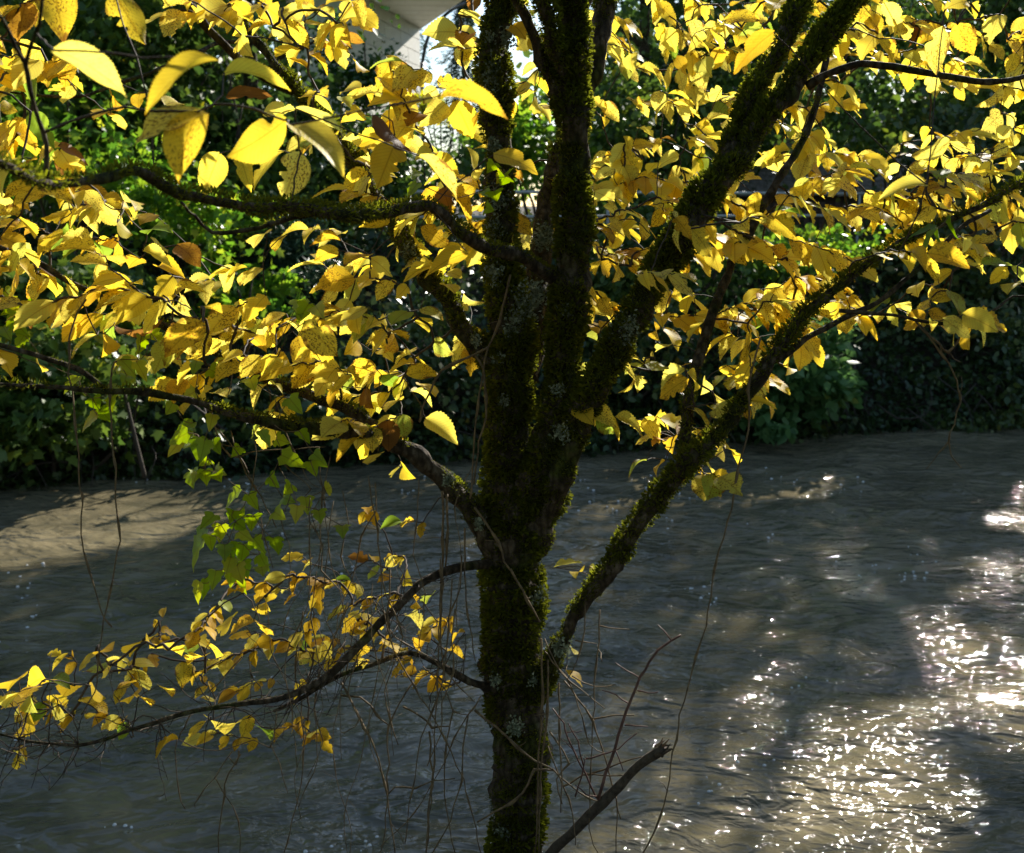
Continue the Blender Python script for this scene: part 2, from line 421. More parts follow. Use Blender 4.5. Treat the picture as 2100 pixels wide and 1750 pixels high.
# ------------------------------------------------------------------ leaves in bulk
def tmpl(outline, fold=.12):
    """flat leaf outline (right half, base to tip) -> verts and faces around a midrib"""
    o = np.array(outline, float); n = len(o)
    mid = np.stack([np.zeros(n), o[:, 1], np.zeros(n)], -1)
    R = np.stack([o[:, 0], o[:, 1], np.abs(o[:, 0]) * fold], -1); L = R * [-1, 1, 1]
    V = np.vstack([mid, R, L]); F = []
    for i in range(n - 1):
        F += [[i, n + i, n + i + 1, i + 1], [i, i + 1, 2 * n + i + 1, 2 * n + i]]
    return V, np.array(F)
T_OVATE = tmpl([(.03, 0), (.30, .3), (.27, .62), (0.0, 1)])
T_SMALL = tmpl([(.02, 0), (.32, .4), (0.0, 1)])
T_NEEDLE = tmpl([(.03, 0), (.09, .5), (.0, 1)], 0)
mv = [(0, 0), (.20, -.04), (.48, .10), (.30, .28), (.56, .60), (.26, .55), (.0, 1.0)]
def maple():
    R = np.array([[x, y, abs(x) * .1] for x, y in mv]); L = R[1:-1] * [-1, 1, 1]
    V = np.vstack([[0, .35, 0], R, L[::-1]]); n = len(V) - 1
    return V, np.array([[0, 1 + i, 1 + (i + 1) % n] for i in range(n)])
T_MAPLE = maple()
def cards(C, size, T, up=.5, out=None, droop=.3, rng=RNG):
    """one leaf per centre; leaf axis roughly outward and drooping"""
    n = len(C); TV, TF = T
    ax = rng.normal(size=(n, 3)); ax[:, 2] -= droop
    if out is not None: ax += out
    ax /= np.linalg.norm(ax, axis=1)[:, None]
    nm = rng.normal(size=(n, 3)); nm[:, 2] += up * 2
    nm -= ax * np.sum(nm * ax, 1)[:, None]; nm /= np.linalg.norm(nm, axis=1)[:, None] + 1e-9
    sd = np.cross(ax, nm); s = np.broadcast_to(np.asarray(size, float), (n,))[:, None, None]
    V = C[:, None] + s * (TV[None, :, 0:1] * sd[:, None] + TV[None, :, 1:2] * ax[:, None] + TV[None, :, 2:3] * nm[:, None])
    F = (TF[None] + (np.arange(n) * len(TV))[:, None, None]).reshape(-1, TF.shape[1])
    return V.reshape(-1, 3), F, len(TF)
def blob(c, r, n, clumps, rng=RNG, shell=.45, cl=.22, flat=.6):
    """leaf positions gathered in clumps inside an ellipsoid"""
    c = np.asarray(c, float); r = np.asarray(r, float)
    d = rng.normal(size=(clumps, 3)); d /= np.linalg.norm(d, axis=1)[:, None]
    rad = (shell + (1 - shell) * rng.random(clumps)) ** .8
    cc = d * rad[:, None]
    w = rng.random(clumps) ** 1.5 + .15; k = rng.choice(clumps, n, p=w / w.sum())
    o = rng.normal(size=(n, 3)) * cl * [1, 1, flat]
    return c + (cc[k] + o) * r, k, cc[k]
def foliage(name, parts, mat, T, size, parent, up=.5, droop=.3, cull=True, kind='stuff', tintf=None, keep=None):
    Vs, Fs, Ts = [], [], []; n0 = 0
    for c, r, n, clumps in parts:
        C, k, o = blob(c, r, n, clumps)
        if cull:
            ok = RNG.random(len(C)) > sunlit(C); C, k, o = C[ok], k[ok], o[ok]
        if keep is not None:
            ok = keep(C); C, k, o = C[ok], k[ok], o[ok]
        if not len(C): continue
        V, F, q = cards(C, size * RNG.uniform(.65, 1.25, len(C)), T, up, o * .8, droop)
        ct = RNG.random(clumps)
        t = np.clip(.45 * ct[k] + .55 * RNG.random(len(C)), 0, 1)
        if tintf: t = tintf(t, C)
        Vs.append(V); Fs.append(F + n0); n0 += len(V); Ts.append(np.repeat(t, q))
    ob = mesh(name, np.vstack(Vs), np.vstack(Fs), mat, None, True, tint=np.concatenate(Ts))
    child(ob, parent)
    if kind: ob['kind'] = kind
    return ob
def stems(root, base, tops, r0, name='stem', mat=None, bend=.15):
    for tp in tops:
        b = np.asarray(base, float) + RNG.normal(size=3) * [.12, .12, 0]; e = np.asarray(tp, float)
        mid = (b + e) / 2 + RNG.normal(size=3) * bend * [1, 1, .2]
        pts = catmull([b, mid, e], .25); V = MB(); V.tube(pts, np.linspace(r0, r0 * .25, len(pts)), 7)
        child(V.build(name, mat or M['twig'], None, True), root)
def shrub(name, label, u, v, d, rx, rz, n, clumps, T, size, mat, group=None, ry=None, drop=None, up=.5, cat='shrub', ns=4, tintf=None, cull=True, extra=()):
    c = P(u, v, d); g = float(ground(c[0], c[1])); base = (c[0], c[1], max(g - .1, -.2))
    root = empty(name, base, label, cat, group)
    foliage('crown', [(c, (rx, ry or rx * .8, rz), n, clumps)] + [(P(a, b, dd), (x, x * .8, z), k, kc) for a, b, dd, x, z, k, kc in extra], mat, T, size, root, up, cull=cull, tintf=tintf)
    stems(root, base, [c + RNG.normal(size=3) * [rx * .4, rx * .3, rz * .35] for _ in range(ns)], .035 + .012 * rz)
    return root
def tree(name, label, x, y, h, cz, crown, n, T, size, mat, group=None, r0=.2, clumps=90, lean=0.0, cat='tree', cull=True, limbs=7):
    g = float(ground(x, y)); root = empty(name, (x, y, g - .1), label, cat, group)
    c = np.array([x + lean, y, cz])
    foliage('crown', [(c, crown, n, clumps)], mat, T, size, root, .5, cull=cull)
    pts = catmull([(x, y, g - .1), (x + lean * .3 + .1, y, (g + cz) / 2), (x + lean, y, h - .6)], .4)
    B = MB(); B.tube(pts, np.linspace(r0, r0 * .2, len(pts)) * (1 + .5 * np.exp(-np.linspace(0, 10, len(pts)))), 10, lump=.25)
    child(B.build('trunk', M['bark'], None, True), root)
    for k in range(limbs):
        t = .35 + .55 * k / limbs; i = int(t * (len(pts) - 1)); a = k * 2.4
        e = pts[i] + np.array([math.cos(a) * crown[0] * .8, math.sin(a) * crown[1] * .8, crown[2] * (.12 + .25 * random.random())])
        q = catmull([pts[i], (pts[i] + e) / 2 + [0, 0, .2], e], .4); L = MB(); L.tube(q, np.linspace(r0 * (1 - t) * .55 + .03, .012, len(q)), 6)
        child(L.build('limb', M['bark'], None, True), root)
    return root

# ------------------------------------------------------------------ far bank: fence, hut, pavilion, curved pole
def rail_y(x): return 22.6 + .40 * x
m = NT('grey_painted_steel'); p = m.pos(); a = m.noise(p, 14, 4, .6)
M['rail'] = m.done(m.bsdf(m.ramp(a, [(.3, (.26, .28, .27)), (.6, (.42, .44, .42))]), .42, .5))
root = empty('pipe_railing', (0, rail_y(0), 3.3), 'pale metal pipe railing along the top of the far bank', 'railing')
xs = np.arange(-2, 15.1, 2.0)
for z in (4.46, 3.97):
    B = MB(); q = np.array([[x, rail_y(x), z] for x in np.arange(-2, 15.1, 1.0)]); B.tube(q, .032, 10)
    child(B.build('rail', M['rail'], None, True), root)
for x in xs:
    B = MB(); B.tube([(x, rail_y(x), 1.9), (x, rail_y(x), 4.43)], .028, 8); child(B.build('post', M['rail'], None, True), root)
m = NT('dark_fence_wood'); p = m.pos(); a = m.noise(p, 18, 4, .6)
M['board'] = m.done(m.bsdf(m.ramp(a, [(.3, (.035, .026, .02)), (.7, (.09, .066, .048))]), .85, .2))
root = empty('board_fence', (8.5, rail_y(8.5) + .5, 3.2), 'dark upright board fence just behind the pale railing', 'fence')
ang = math.atan(.40); R = np.array([[math.cos(ang), -math.sin(ang), 0], [math.sin(ang), math.cos(ang), 0], [0, 0, 1]])
for i, x in enumerate(np.arange(5.6, 11.5, .20)):
    B = MB(); hh = 1.05 + random.uniform(-.03, .03); B.box((x, rail_y(x) + .5, 3.2 + hh / 2), (.135, .025, hh), R)
    child(B.build('board', M['board']), root)
for z in (3.5, 4.05):
    B = MB(); B.tube([(5.4, rail_y(5.4) + .54, z), (11.6, rail_y(11.6) + .54, z)], .03, 6); child(B.build('crossbar', M['board']), root)

m = NT('weathered_shingle'); p = m.pos(); a = m.noise(p, 9, 5, .6)
M['shingle'] = m.done(m.bsdf(m.ramp(a, [(.3, (.14, .12, .11)), (.6, (.30, .27, .25)), (.75, (.38, .36, .34))]), .6, .4))
hx, hy = 9.2, 31.5
root = empty('shingled_hut', (hx, hy, 3.3), 'low hut with weathered grey shingled roof behind the fence', 'hut')
B = MB(); B.box((hx, hy + 1.2, 4.0), (6.8, 2.2, 1.5)); child(B.build('wall', M['board']), root)
B = MB(); sl = math.atan2(1.7, 2.2); RX = np.array([[1, 0, 0], [0, math.cos(sl), -math.sin(sl)], [0, math.sin(sl), math.cos(sl)]])
B.box((hx, hy + .95, 5.33), (7.6, 2.75, .06), RX); child(B.build('roof_deck', M['board']), root)
B = MB()
for r in range(13):
    x = hx - 3.8 - random.random() * .2
    while x < hx + 3.75:
        w = random.uniform(.16, .30); t = (r + .5) / 13; yy = hy - .25 + 2.35 * t; zz = 4.46 + 1.83 * t + random.uniform(0, .02)
        RX2 = np.array([[1, 0, 0], [0, math.cos(sl - .07), -math.sin(sl - .07)], [0, math.sin(sl - .07), math.cos(sl - .07)]])
        B.box((x + w / 2, yy, zz), (w - .015, .30 + random.uniform(-.03, .03), .018), RX2); x += w
child(B.build('shingles', M['shingle']), root)['kind'] = 'stuff'

m = NT('cream_masonry'); p = m.pos(); a = m.noise(p, 4, 5, .6)
M['block'] = m.done(m.bsdf(m.ramp(a, [(.3, (.70, .68, .61)), (.7, (.80, .78, .71))]), .8, .25, m.noise(p, 40, 3), .2, .005))
m = NT('cream_boards'); p = m.pos(); a = m.noise(p, 6, 4)
M['soffit'] = m.done(m.bsdf(m.ramp(a, [(.3, (.76, .70, .56)), (.7, (.84, .79, .66))]), .6, .3))
D1 = 40.0; c1 = P(861, 57, D1); zs = c1[2]
root = empty('pavilion', (c1[0] - 1.2, c1[1] + .6, 3.3), 'cream block pavilion with wide boarded eave, partly hidden by trees', 'building')
x1, y1 = c1[0], c1[1]
wt = np.array([.2, .98, 0]) / math.hypot(.2, .98); wn_ = np.array([wt[1], -wt[0], 0]); WR = np.stack([wt, -wn_, [0, 0, 1]], 1); E1 = np.array([x1, y1, 0])
B = MB(); B.box(E1 - wt * 4.2 - wn_ * .75 + [0, 0, (3.2 + zs) / 2], (8.3, 1.3, zs - 3.2), WR); child(B.build('wall_core', M['block']), root)
hh = .46; z = 3.2; r = 0
while z < zs - .02:
    h2 = min(hh, zs - z); edges = [0, 1.5, 3.3, 5.1, 6.9, 8.4] if r % 2 else [0, 2.4, 4.2, 6.0, 8.4]
    for a, b in zip(edges[:-1], edges[1:]):
        B = MB(); B.box(E1 - wt * (a + b) / 2 - wn_ * .05 + [0, 0, z + h2 / 2], (b - a - .03, .10, h2 - .022), WR); child(B.build('block', M['block']), root)
    z += hh; r += 1
# eave: boards carried out to a slanting edge
P2 = P(942, 0, D1 * .866); dx, dy = P2[0] - x1, P2[1] - y1
def edge_x(y): return x1 + (y - y1) * dx / dy
y = y1 + 1.0
while y > 33.2:
    w = .92; xr = edge_x(y - w / 2)
    V = np.array([[x1 - 4.5, y, zs], [edge_x(y), y, zs], [edge_x(y - w + .05), y - w + .05, zs], [x1 - 4.5, y - w + .05, zs]])
    V = np.vstack([V, V + [0, 0, .05]]); B = MB(); B.add(V, [[0, 3, 2, 1], [4, 5, 6, 7], [0, 1, 5, 4], [1, 2, 6, 5], [2, 3, 7, 6], [3, 0, 4, 7]])
    child(B.build('soffit_board', M['soffit']), root); y -= w
ye, yf = y1 + 1.0, y
V = np.array([[x1 - 4.5, ye, zs + .06], [edge_x(ye) - .02, ye, zs + .06], [edge_x(yf) - .02, yf, zs + .06], [x1 - 4.5, yf, zs + .06]]); V = np.vstack([V, V + [0, 0, .3]])
B = MB(); B.add(V, [[0, 3, 2, 1], [4, 5, 6, 7], [0, 1, 5, 4], [1, 2, 6, 5], [2, 3, 7, 6], [3, 0, 4, 7]]); child(B.build('roof', M['soffit']), root)
B = MB(); B.tube([(edge_x(ye) + .03, ye, zs + .02), (edge_x(yf) + .03, yf, zs + .02)], .06, 6); child(B.build('fascia', M['soffit']), root)

m = NT('dark_steel'); M['steel'] = m.done(m.bsdf((.045, .055, .07), .4, .5))
pl = [(865, 160), (866, 135), (869, 112), (875, 86), (886, 60), (906, 38), (926, 21), (950, 9), (985, 0)]
q = [P(u, v, 36) for u, v in pl]; q = [np.array([q[0][0], q[0][1], 3.2])] + q
B = MB(); B.tube(catmull(q, .2), .055, 8)
o = B.build('curved_pole', M['steel'], None, True); tag(o, 'dark curved steel pole arching up beside the cream pavilion', 'pole')
cp = catmull(q, .2)

# ------------------------------------------------------------------ tall trees that close the far bank
def view_open(C):
    """sky gap beside the pavilion"""
    u, v, d = project(C)
    return ~((u > 832) & (u < 1000) & (v < 190) & (v > -90) & (d > 0) & (d < 75))
_f0 = foliage
def foliage(*a, **k):
    k.setdefault('keep', view_open); return _f0(*a, **k)
TR = [(-14.5, 26.0, 15, 9.5, (4.0, 3.5, 5.8)), (-9.8, 26.5, 17, 10, (3.4, 3.2, 6.6)), (-5.9, 25.6, 16, 9.5, (2.6, 2.8, 6.2)), (3.4, 30.0, 16.5, 10.5, (2.9, 2.8, 6.0)),
      (6.6, 32.4, 17, 10.8, (3.0, 3.0, 6.4)), (10.2, 34.6, 22.5, 13, (3.2, 3.0, 9.6)), (13.6, 33.0, 22.5, 12.7, (3.3, 3.2, 9.8)), (17.5, 32.0, 22, 12.4, (3.4, 3.4, 9.6)), (21.5, 33.5, 20, 11, (3.4, 3.4, 8.4)), (25.5, 35, 20, 11, (3.4, 3.4, 8.2))]
lab = ['broad dark green tree at the far left of the opposite bank', 'tall dark maple behind the left bank thicket', 'tall dark tree beside the pavilion wall',
       'tall dark tree behind the upright mossy stems', 'tall dark tree behind the right diagonal limb', 'tall tree standing behind the shingled hut',
       'dense dark tree right of the shingled hut', 'very dark tree above the shaded right bank', 'dark tree at the right edge of the opposite bank', 'outermost dark tree downstream on the opposite bank']
for (x, y, h, cz, cr), lb in zip(TR, lab):
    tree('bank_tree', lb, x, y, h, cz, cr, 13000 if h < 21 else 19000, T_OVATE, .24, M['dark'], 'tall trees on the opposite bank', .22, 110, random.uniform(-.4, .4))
m = NT('pale_paving'); p = m.pos(); a = m.noise(p, 2.5, 4, .6)  # pale ground added to reflect sunlight up onto the pavilion wall and eave
M['paving'] = m.done(m.bsdf(m.ramp(a, [(.3, (.60, .57, .51)), (.7, (.72, .69, .63))]), .85, .25))
V, F = grid(np.linspace(-7, 2.5, 25), np.linspace(33, 52, 40), lambda X, Y: ground(X, Y) + .03)
tag(mesh('paved_court', V, F, M['paving'], smooth=True), 'pale paving around the pavilion', kind='structure')
# unseen trees added behind and beside the viewer to dim the sky light
for (x, y, h, cz, cr), lb in zip([(-6.5, -2.5, 15, 9.5, (3.4, 3.2, 6)), (-1.0, -5.5, 16, 10, (3.4, 3.2, 6.4)), (5.0, -4.0, 15, 9.5, (3.4, 3.2, 6)), (-10.5, 1.5, 15, 9, (3.0, 3.0, 6)), (11.0, .5, 15, 9, (3.0, 3.0, 6))],
        ['tree on the near bank, behind and left of the viewer', 'tree on the near bank straight behind the viewer', 'tree on the near bank, behind and right of the viewer', 'tree on the near bank upstream, left of the view', 'tree on the near bank downstream, right of the view']):
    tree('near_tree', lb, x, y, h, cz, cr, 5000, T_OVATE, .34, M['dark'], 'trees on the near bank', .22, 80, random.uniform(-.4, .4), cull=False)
for x, y, lb in ((-34, 58, 'distant broad tree furthest to the left'), (-26, 62, 'distant broad tree behind the left maples'), (-18, 57, 'distant broad tree behind the tall dark maple'), (-11.5, 60, 'distant broad tree left of the pavilion'), (6.5, 58, 'distant broad tree behind the upright stems'), (13, 61, 'distant broad tree behind the right limb'),
                 (20, 58, 'distant broad tree behind the shingled hut'), (27.5, 62, 'distant broad tree behind the dark right bank'), (35, 60, 'distant broad tree furthest to the right')):
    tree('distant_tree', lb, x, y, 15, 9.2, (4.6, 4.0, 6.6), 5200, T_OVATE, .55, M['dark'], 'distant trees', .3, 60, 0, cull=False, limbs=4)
# far conifers seen in the gap
def conifer(x, y, h, r, n, label):
    g = 3.2; root = empty('conifer', (x, y, g), label, 'tree', 'distant conifers')
    t = RNG.random(n) ** .7; a = RNG.random(n) * 6.283; lay = np.floor(t * h / .7) * .7
    rr = r * (1 - t) ** .8 * RNG.random(n) ** .5 * (.7 + .3 * np.sin(lay * 5 + a * 3))
    C = np.stack([x + rr * np.cos(a), y + rr * np.sin(a), g + 1 + t * (h - 1) - .25 * rr], -1)
    V, F, q = cards(C, .42 * RNG.uniform(.6, 1.3, n), T_NEEDLE, .5, np.stack([np.cos(a), np.sin(a), -.3 + 0 * a], -1) * 2, .2)
    o = child(mesh('crown', V, F, M['yew'], None, False, tint=np.repeat(RNG.random(n), q)), root); o['kind'] = 'stuff'
    B = MB(); B.tube([(x, y, g), (x, y, g + h * .98)], [.28, .02], 7); child(B.build('trunk', M['bark'], None, True), root)
conifer(-2.6, 62, 12.0, 3.2, 4500, 'dark conifer seen under the pavilion eave')
conifer(-1.0, 66, 11.0, 3.0, 3500, 'hazy conifer beside the curved pole')
conifer(-6.5, 70, 16.0, 4.0, 4000, 'tall conifer behind the pavilion')

# ------------------------------------------------------------------ shrubs on the far bank
G = 'shrubs on the opposite bank'
shrub('holly', 'glossy dark evergreen hanging in front of the pavilion wall', 735, 60, 27, 1.15, 1.9, 5200, 70, T_SMALL, .17, M['holly'], G, ns=3, cat='tree')
shrub('yellow_bush', 'small feathery yellow green bush below the curved pole', 915, 190, 31, 1.0, .75, 3000, 40, T_SMALL, .14, M['yellowbush'], G)
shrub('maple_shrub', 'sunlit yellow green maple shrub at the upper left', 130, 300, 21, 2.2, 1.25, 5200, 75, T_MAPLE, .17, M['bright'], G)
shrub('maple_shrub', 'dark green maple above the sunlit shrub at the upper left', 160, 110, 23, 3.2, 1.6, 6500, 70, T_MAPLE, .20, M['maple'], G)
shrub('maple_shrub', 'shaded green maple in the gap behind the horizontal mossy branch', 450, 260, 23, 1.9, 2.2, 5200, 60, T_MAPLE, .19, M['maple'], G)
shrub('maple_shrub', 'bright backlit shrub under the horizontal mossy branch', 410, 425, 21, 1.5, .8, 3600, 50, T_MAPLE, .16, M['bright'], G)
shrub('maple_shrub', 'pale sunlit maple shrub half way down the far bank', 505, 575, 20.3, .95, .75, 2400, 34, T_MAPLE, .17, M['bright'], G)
shrub('yew_bush', 'grey green feathery evergreen behind the pale maple shrub', 650, 540, 22, 1.0, 1.5, 7000, 60, T_NEEDLE, .22, M['yew'], G)
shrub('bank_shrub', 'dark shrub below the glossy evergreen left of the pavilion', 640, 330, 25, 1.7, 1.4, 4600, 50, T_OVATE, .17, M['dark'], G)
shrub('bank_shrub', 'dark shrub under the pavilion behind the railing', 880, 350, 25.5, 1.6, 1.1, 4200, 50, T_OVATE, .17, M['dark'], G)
shrub('bank_shrub', 'green shrub between the two upright mossy stems', 1095, 290, 27, 1.3, 1.7, 4200, 50, T_MAPLE, .18, M['bright'], G)
shrub('bank_shrub', 'green leafy shrub right of the central stems', 1330, 250, 27, 2.0, 2.0, 5600, 60, T_OVATE, .18, M['maple'], G)
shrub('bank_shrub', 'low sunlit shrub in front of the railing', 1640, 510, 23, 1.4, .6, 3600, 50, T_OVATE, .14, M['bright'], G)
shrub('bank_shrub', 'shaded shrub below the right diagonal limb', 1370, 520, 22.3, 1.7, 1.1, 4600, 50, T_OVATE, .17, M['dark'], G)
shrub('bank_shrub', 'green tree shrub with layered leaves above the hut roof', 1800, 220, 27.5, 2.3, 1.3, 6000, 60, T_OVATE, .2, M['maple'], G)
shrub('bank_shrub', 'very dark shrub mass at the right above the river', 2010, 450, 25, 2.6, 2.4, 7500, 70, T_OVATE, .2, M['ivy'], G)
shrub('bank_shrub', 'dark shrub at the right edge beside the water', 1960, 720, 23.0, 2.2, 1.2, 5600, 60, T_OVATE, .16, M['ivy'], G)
shrub('hazel_bush', 'round leaved green bush hanging over the water at the right', 1610, 730, 20.0, 1.15, 1.05, 2600, 44, T_OVATE, .22, M['hazel'], G,
      extra=((1590, 860, 19.3, .45, .35, 260, 10), (1690, 800, 19.6, .6, .45, 420, 14)))
shrub('maple_shrub', 'dark maple thicket with yellow leaves above the left waterline', 130, 800, 16.9, 1.7, .95, 3200, 44, T_MAPLE, .19, M['maple'], G)
shrub('maple_shrub', 'dark thicket behind the two hanging stems on the left bank', 60, 640, 18.5, 1.9, 1.0, 3600, 46, T_MAPLE, .19, M['maple'], G)
shrub('maple_shrub', 'shaded thicket above the waterline left of the trunk', 480, 800, 17.8, 1.8, .95, 3400, 44, T_MAPLE, .17, M['ivy'], G)
shrub('bank_shrub', 'dark ivy clad mound behind the main trunk', 860, 740, 19, 1.7, 1.1, 4200, 50, T_OVATE, .15, M['ivy'], G)
shrub('bank_shrub', 'dark leafy mound on the bank right of the trunk', 1300, 730, 20, 1.5, 1.1, 3800, 46, T_OVATE, .17, M['ivy'], G)
# ivy and bramble carpet over the whole slope
n = 85000
X = RNG.uniform(-15, 20, n); S = -.1 - .75 * vnoise(np.stack([X * .8, X * 0, X * 0 + 4], -1)) * RNG.random(n) + 24 * RNG.random(n) ** 1.7; Y = bank_y(X) + S
C = np.stack([X, Y, np.maximum(ground(X, Y), .0) + .02 + RNG.random(n) ** 1.6 * (.10 + .5 * vnoise(np.stack([X * .9, Y * .9, X * 0], -1)))], -1)
V, F, q = cards(C, (.15 + .006 * S) * RNG.uniform(.6, 1.3, n), T_SMALL, .6, np.array([0, -.5, 0]), .2)
tt = np.clip(.75 * vnoise(np.stack([X * .7, Y * .7, X * 0 + 3], -1)) + .45 * RNG.random(n) - .05, 0, 1)
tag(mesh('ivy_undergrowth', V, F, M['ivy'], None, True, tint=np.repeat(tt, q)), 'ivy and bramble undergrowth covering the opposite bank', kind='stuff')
# sticks in the bank
def stick(name, label, pts, r, mat, cat):
    B = MB(); q = catmull([P(*a) for a in pts], .15); B.tube(q, np.linspace(r, r * .5, len(q)), 6)
    tag(B.build(name, mat, None, True), label, cat)
stick('leaning_pole', 'thin grey dead pole leaning down the left bank to the water', [(297, 980, 16.6), (275, 890, 16.55), (252, 790, 16.6), (238, 700, 16.8)], .035, M['dead'], 'dead branch')
stick('dead_branch', 'thin bare dead branch arching over the dark right bank', [(1800, 830, 20.4), (1840, 858, 20.2), (1890, 855, 20.2), (1895, 840, 20.3)], .02, M['dead'], 'dead branch')

# roots and dead stems trailing from the bank into the water
B = MB()
for k in range(130):
    x = random.uniform(-12, 15); y = float(bank_y(x)) + random.uniform(-.1, .8); z = float(ground(x, y)) + random.uniform(.1, .7)
    a = np.array([x, y, z]); e = np.array([x + random.gauss(0, .5), float(bank_y(x)) - random.uniform(.05, .6), -.05]); md = (a + e) / 2 + [random.gauss(0, .15), -.1, random.uniform(-.1, .25)]
    q = catmull([a, md, e], .1); B.tube(q, np.linspace(.016, .006, len(q)) * random.uniform(.5, 1.4), 5)
tag(B.build('bank_roots', M['dead'], None, True), 'thin roots and dead stems trailing from the far bank into the water', kind='stuff')

# ------------------------------------------------------------------ the tree on the near bank
TB = P(1064, 1790, 3.6); TB[2] = float(ground(TB[0], TB[1])) - .05
elm = empty('autumn_tree', TB, 'mossy many-stemmed tree with yellow autumn leaves standing in front of the river', 'tree')
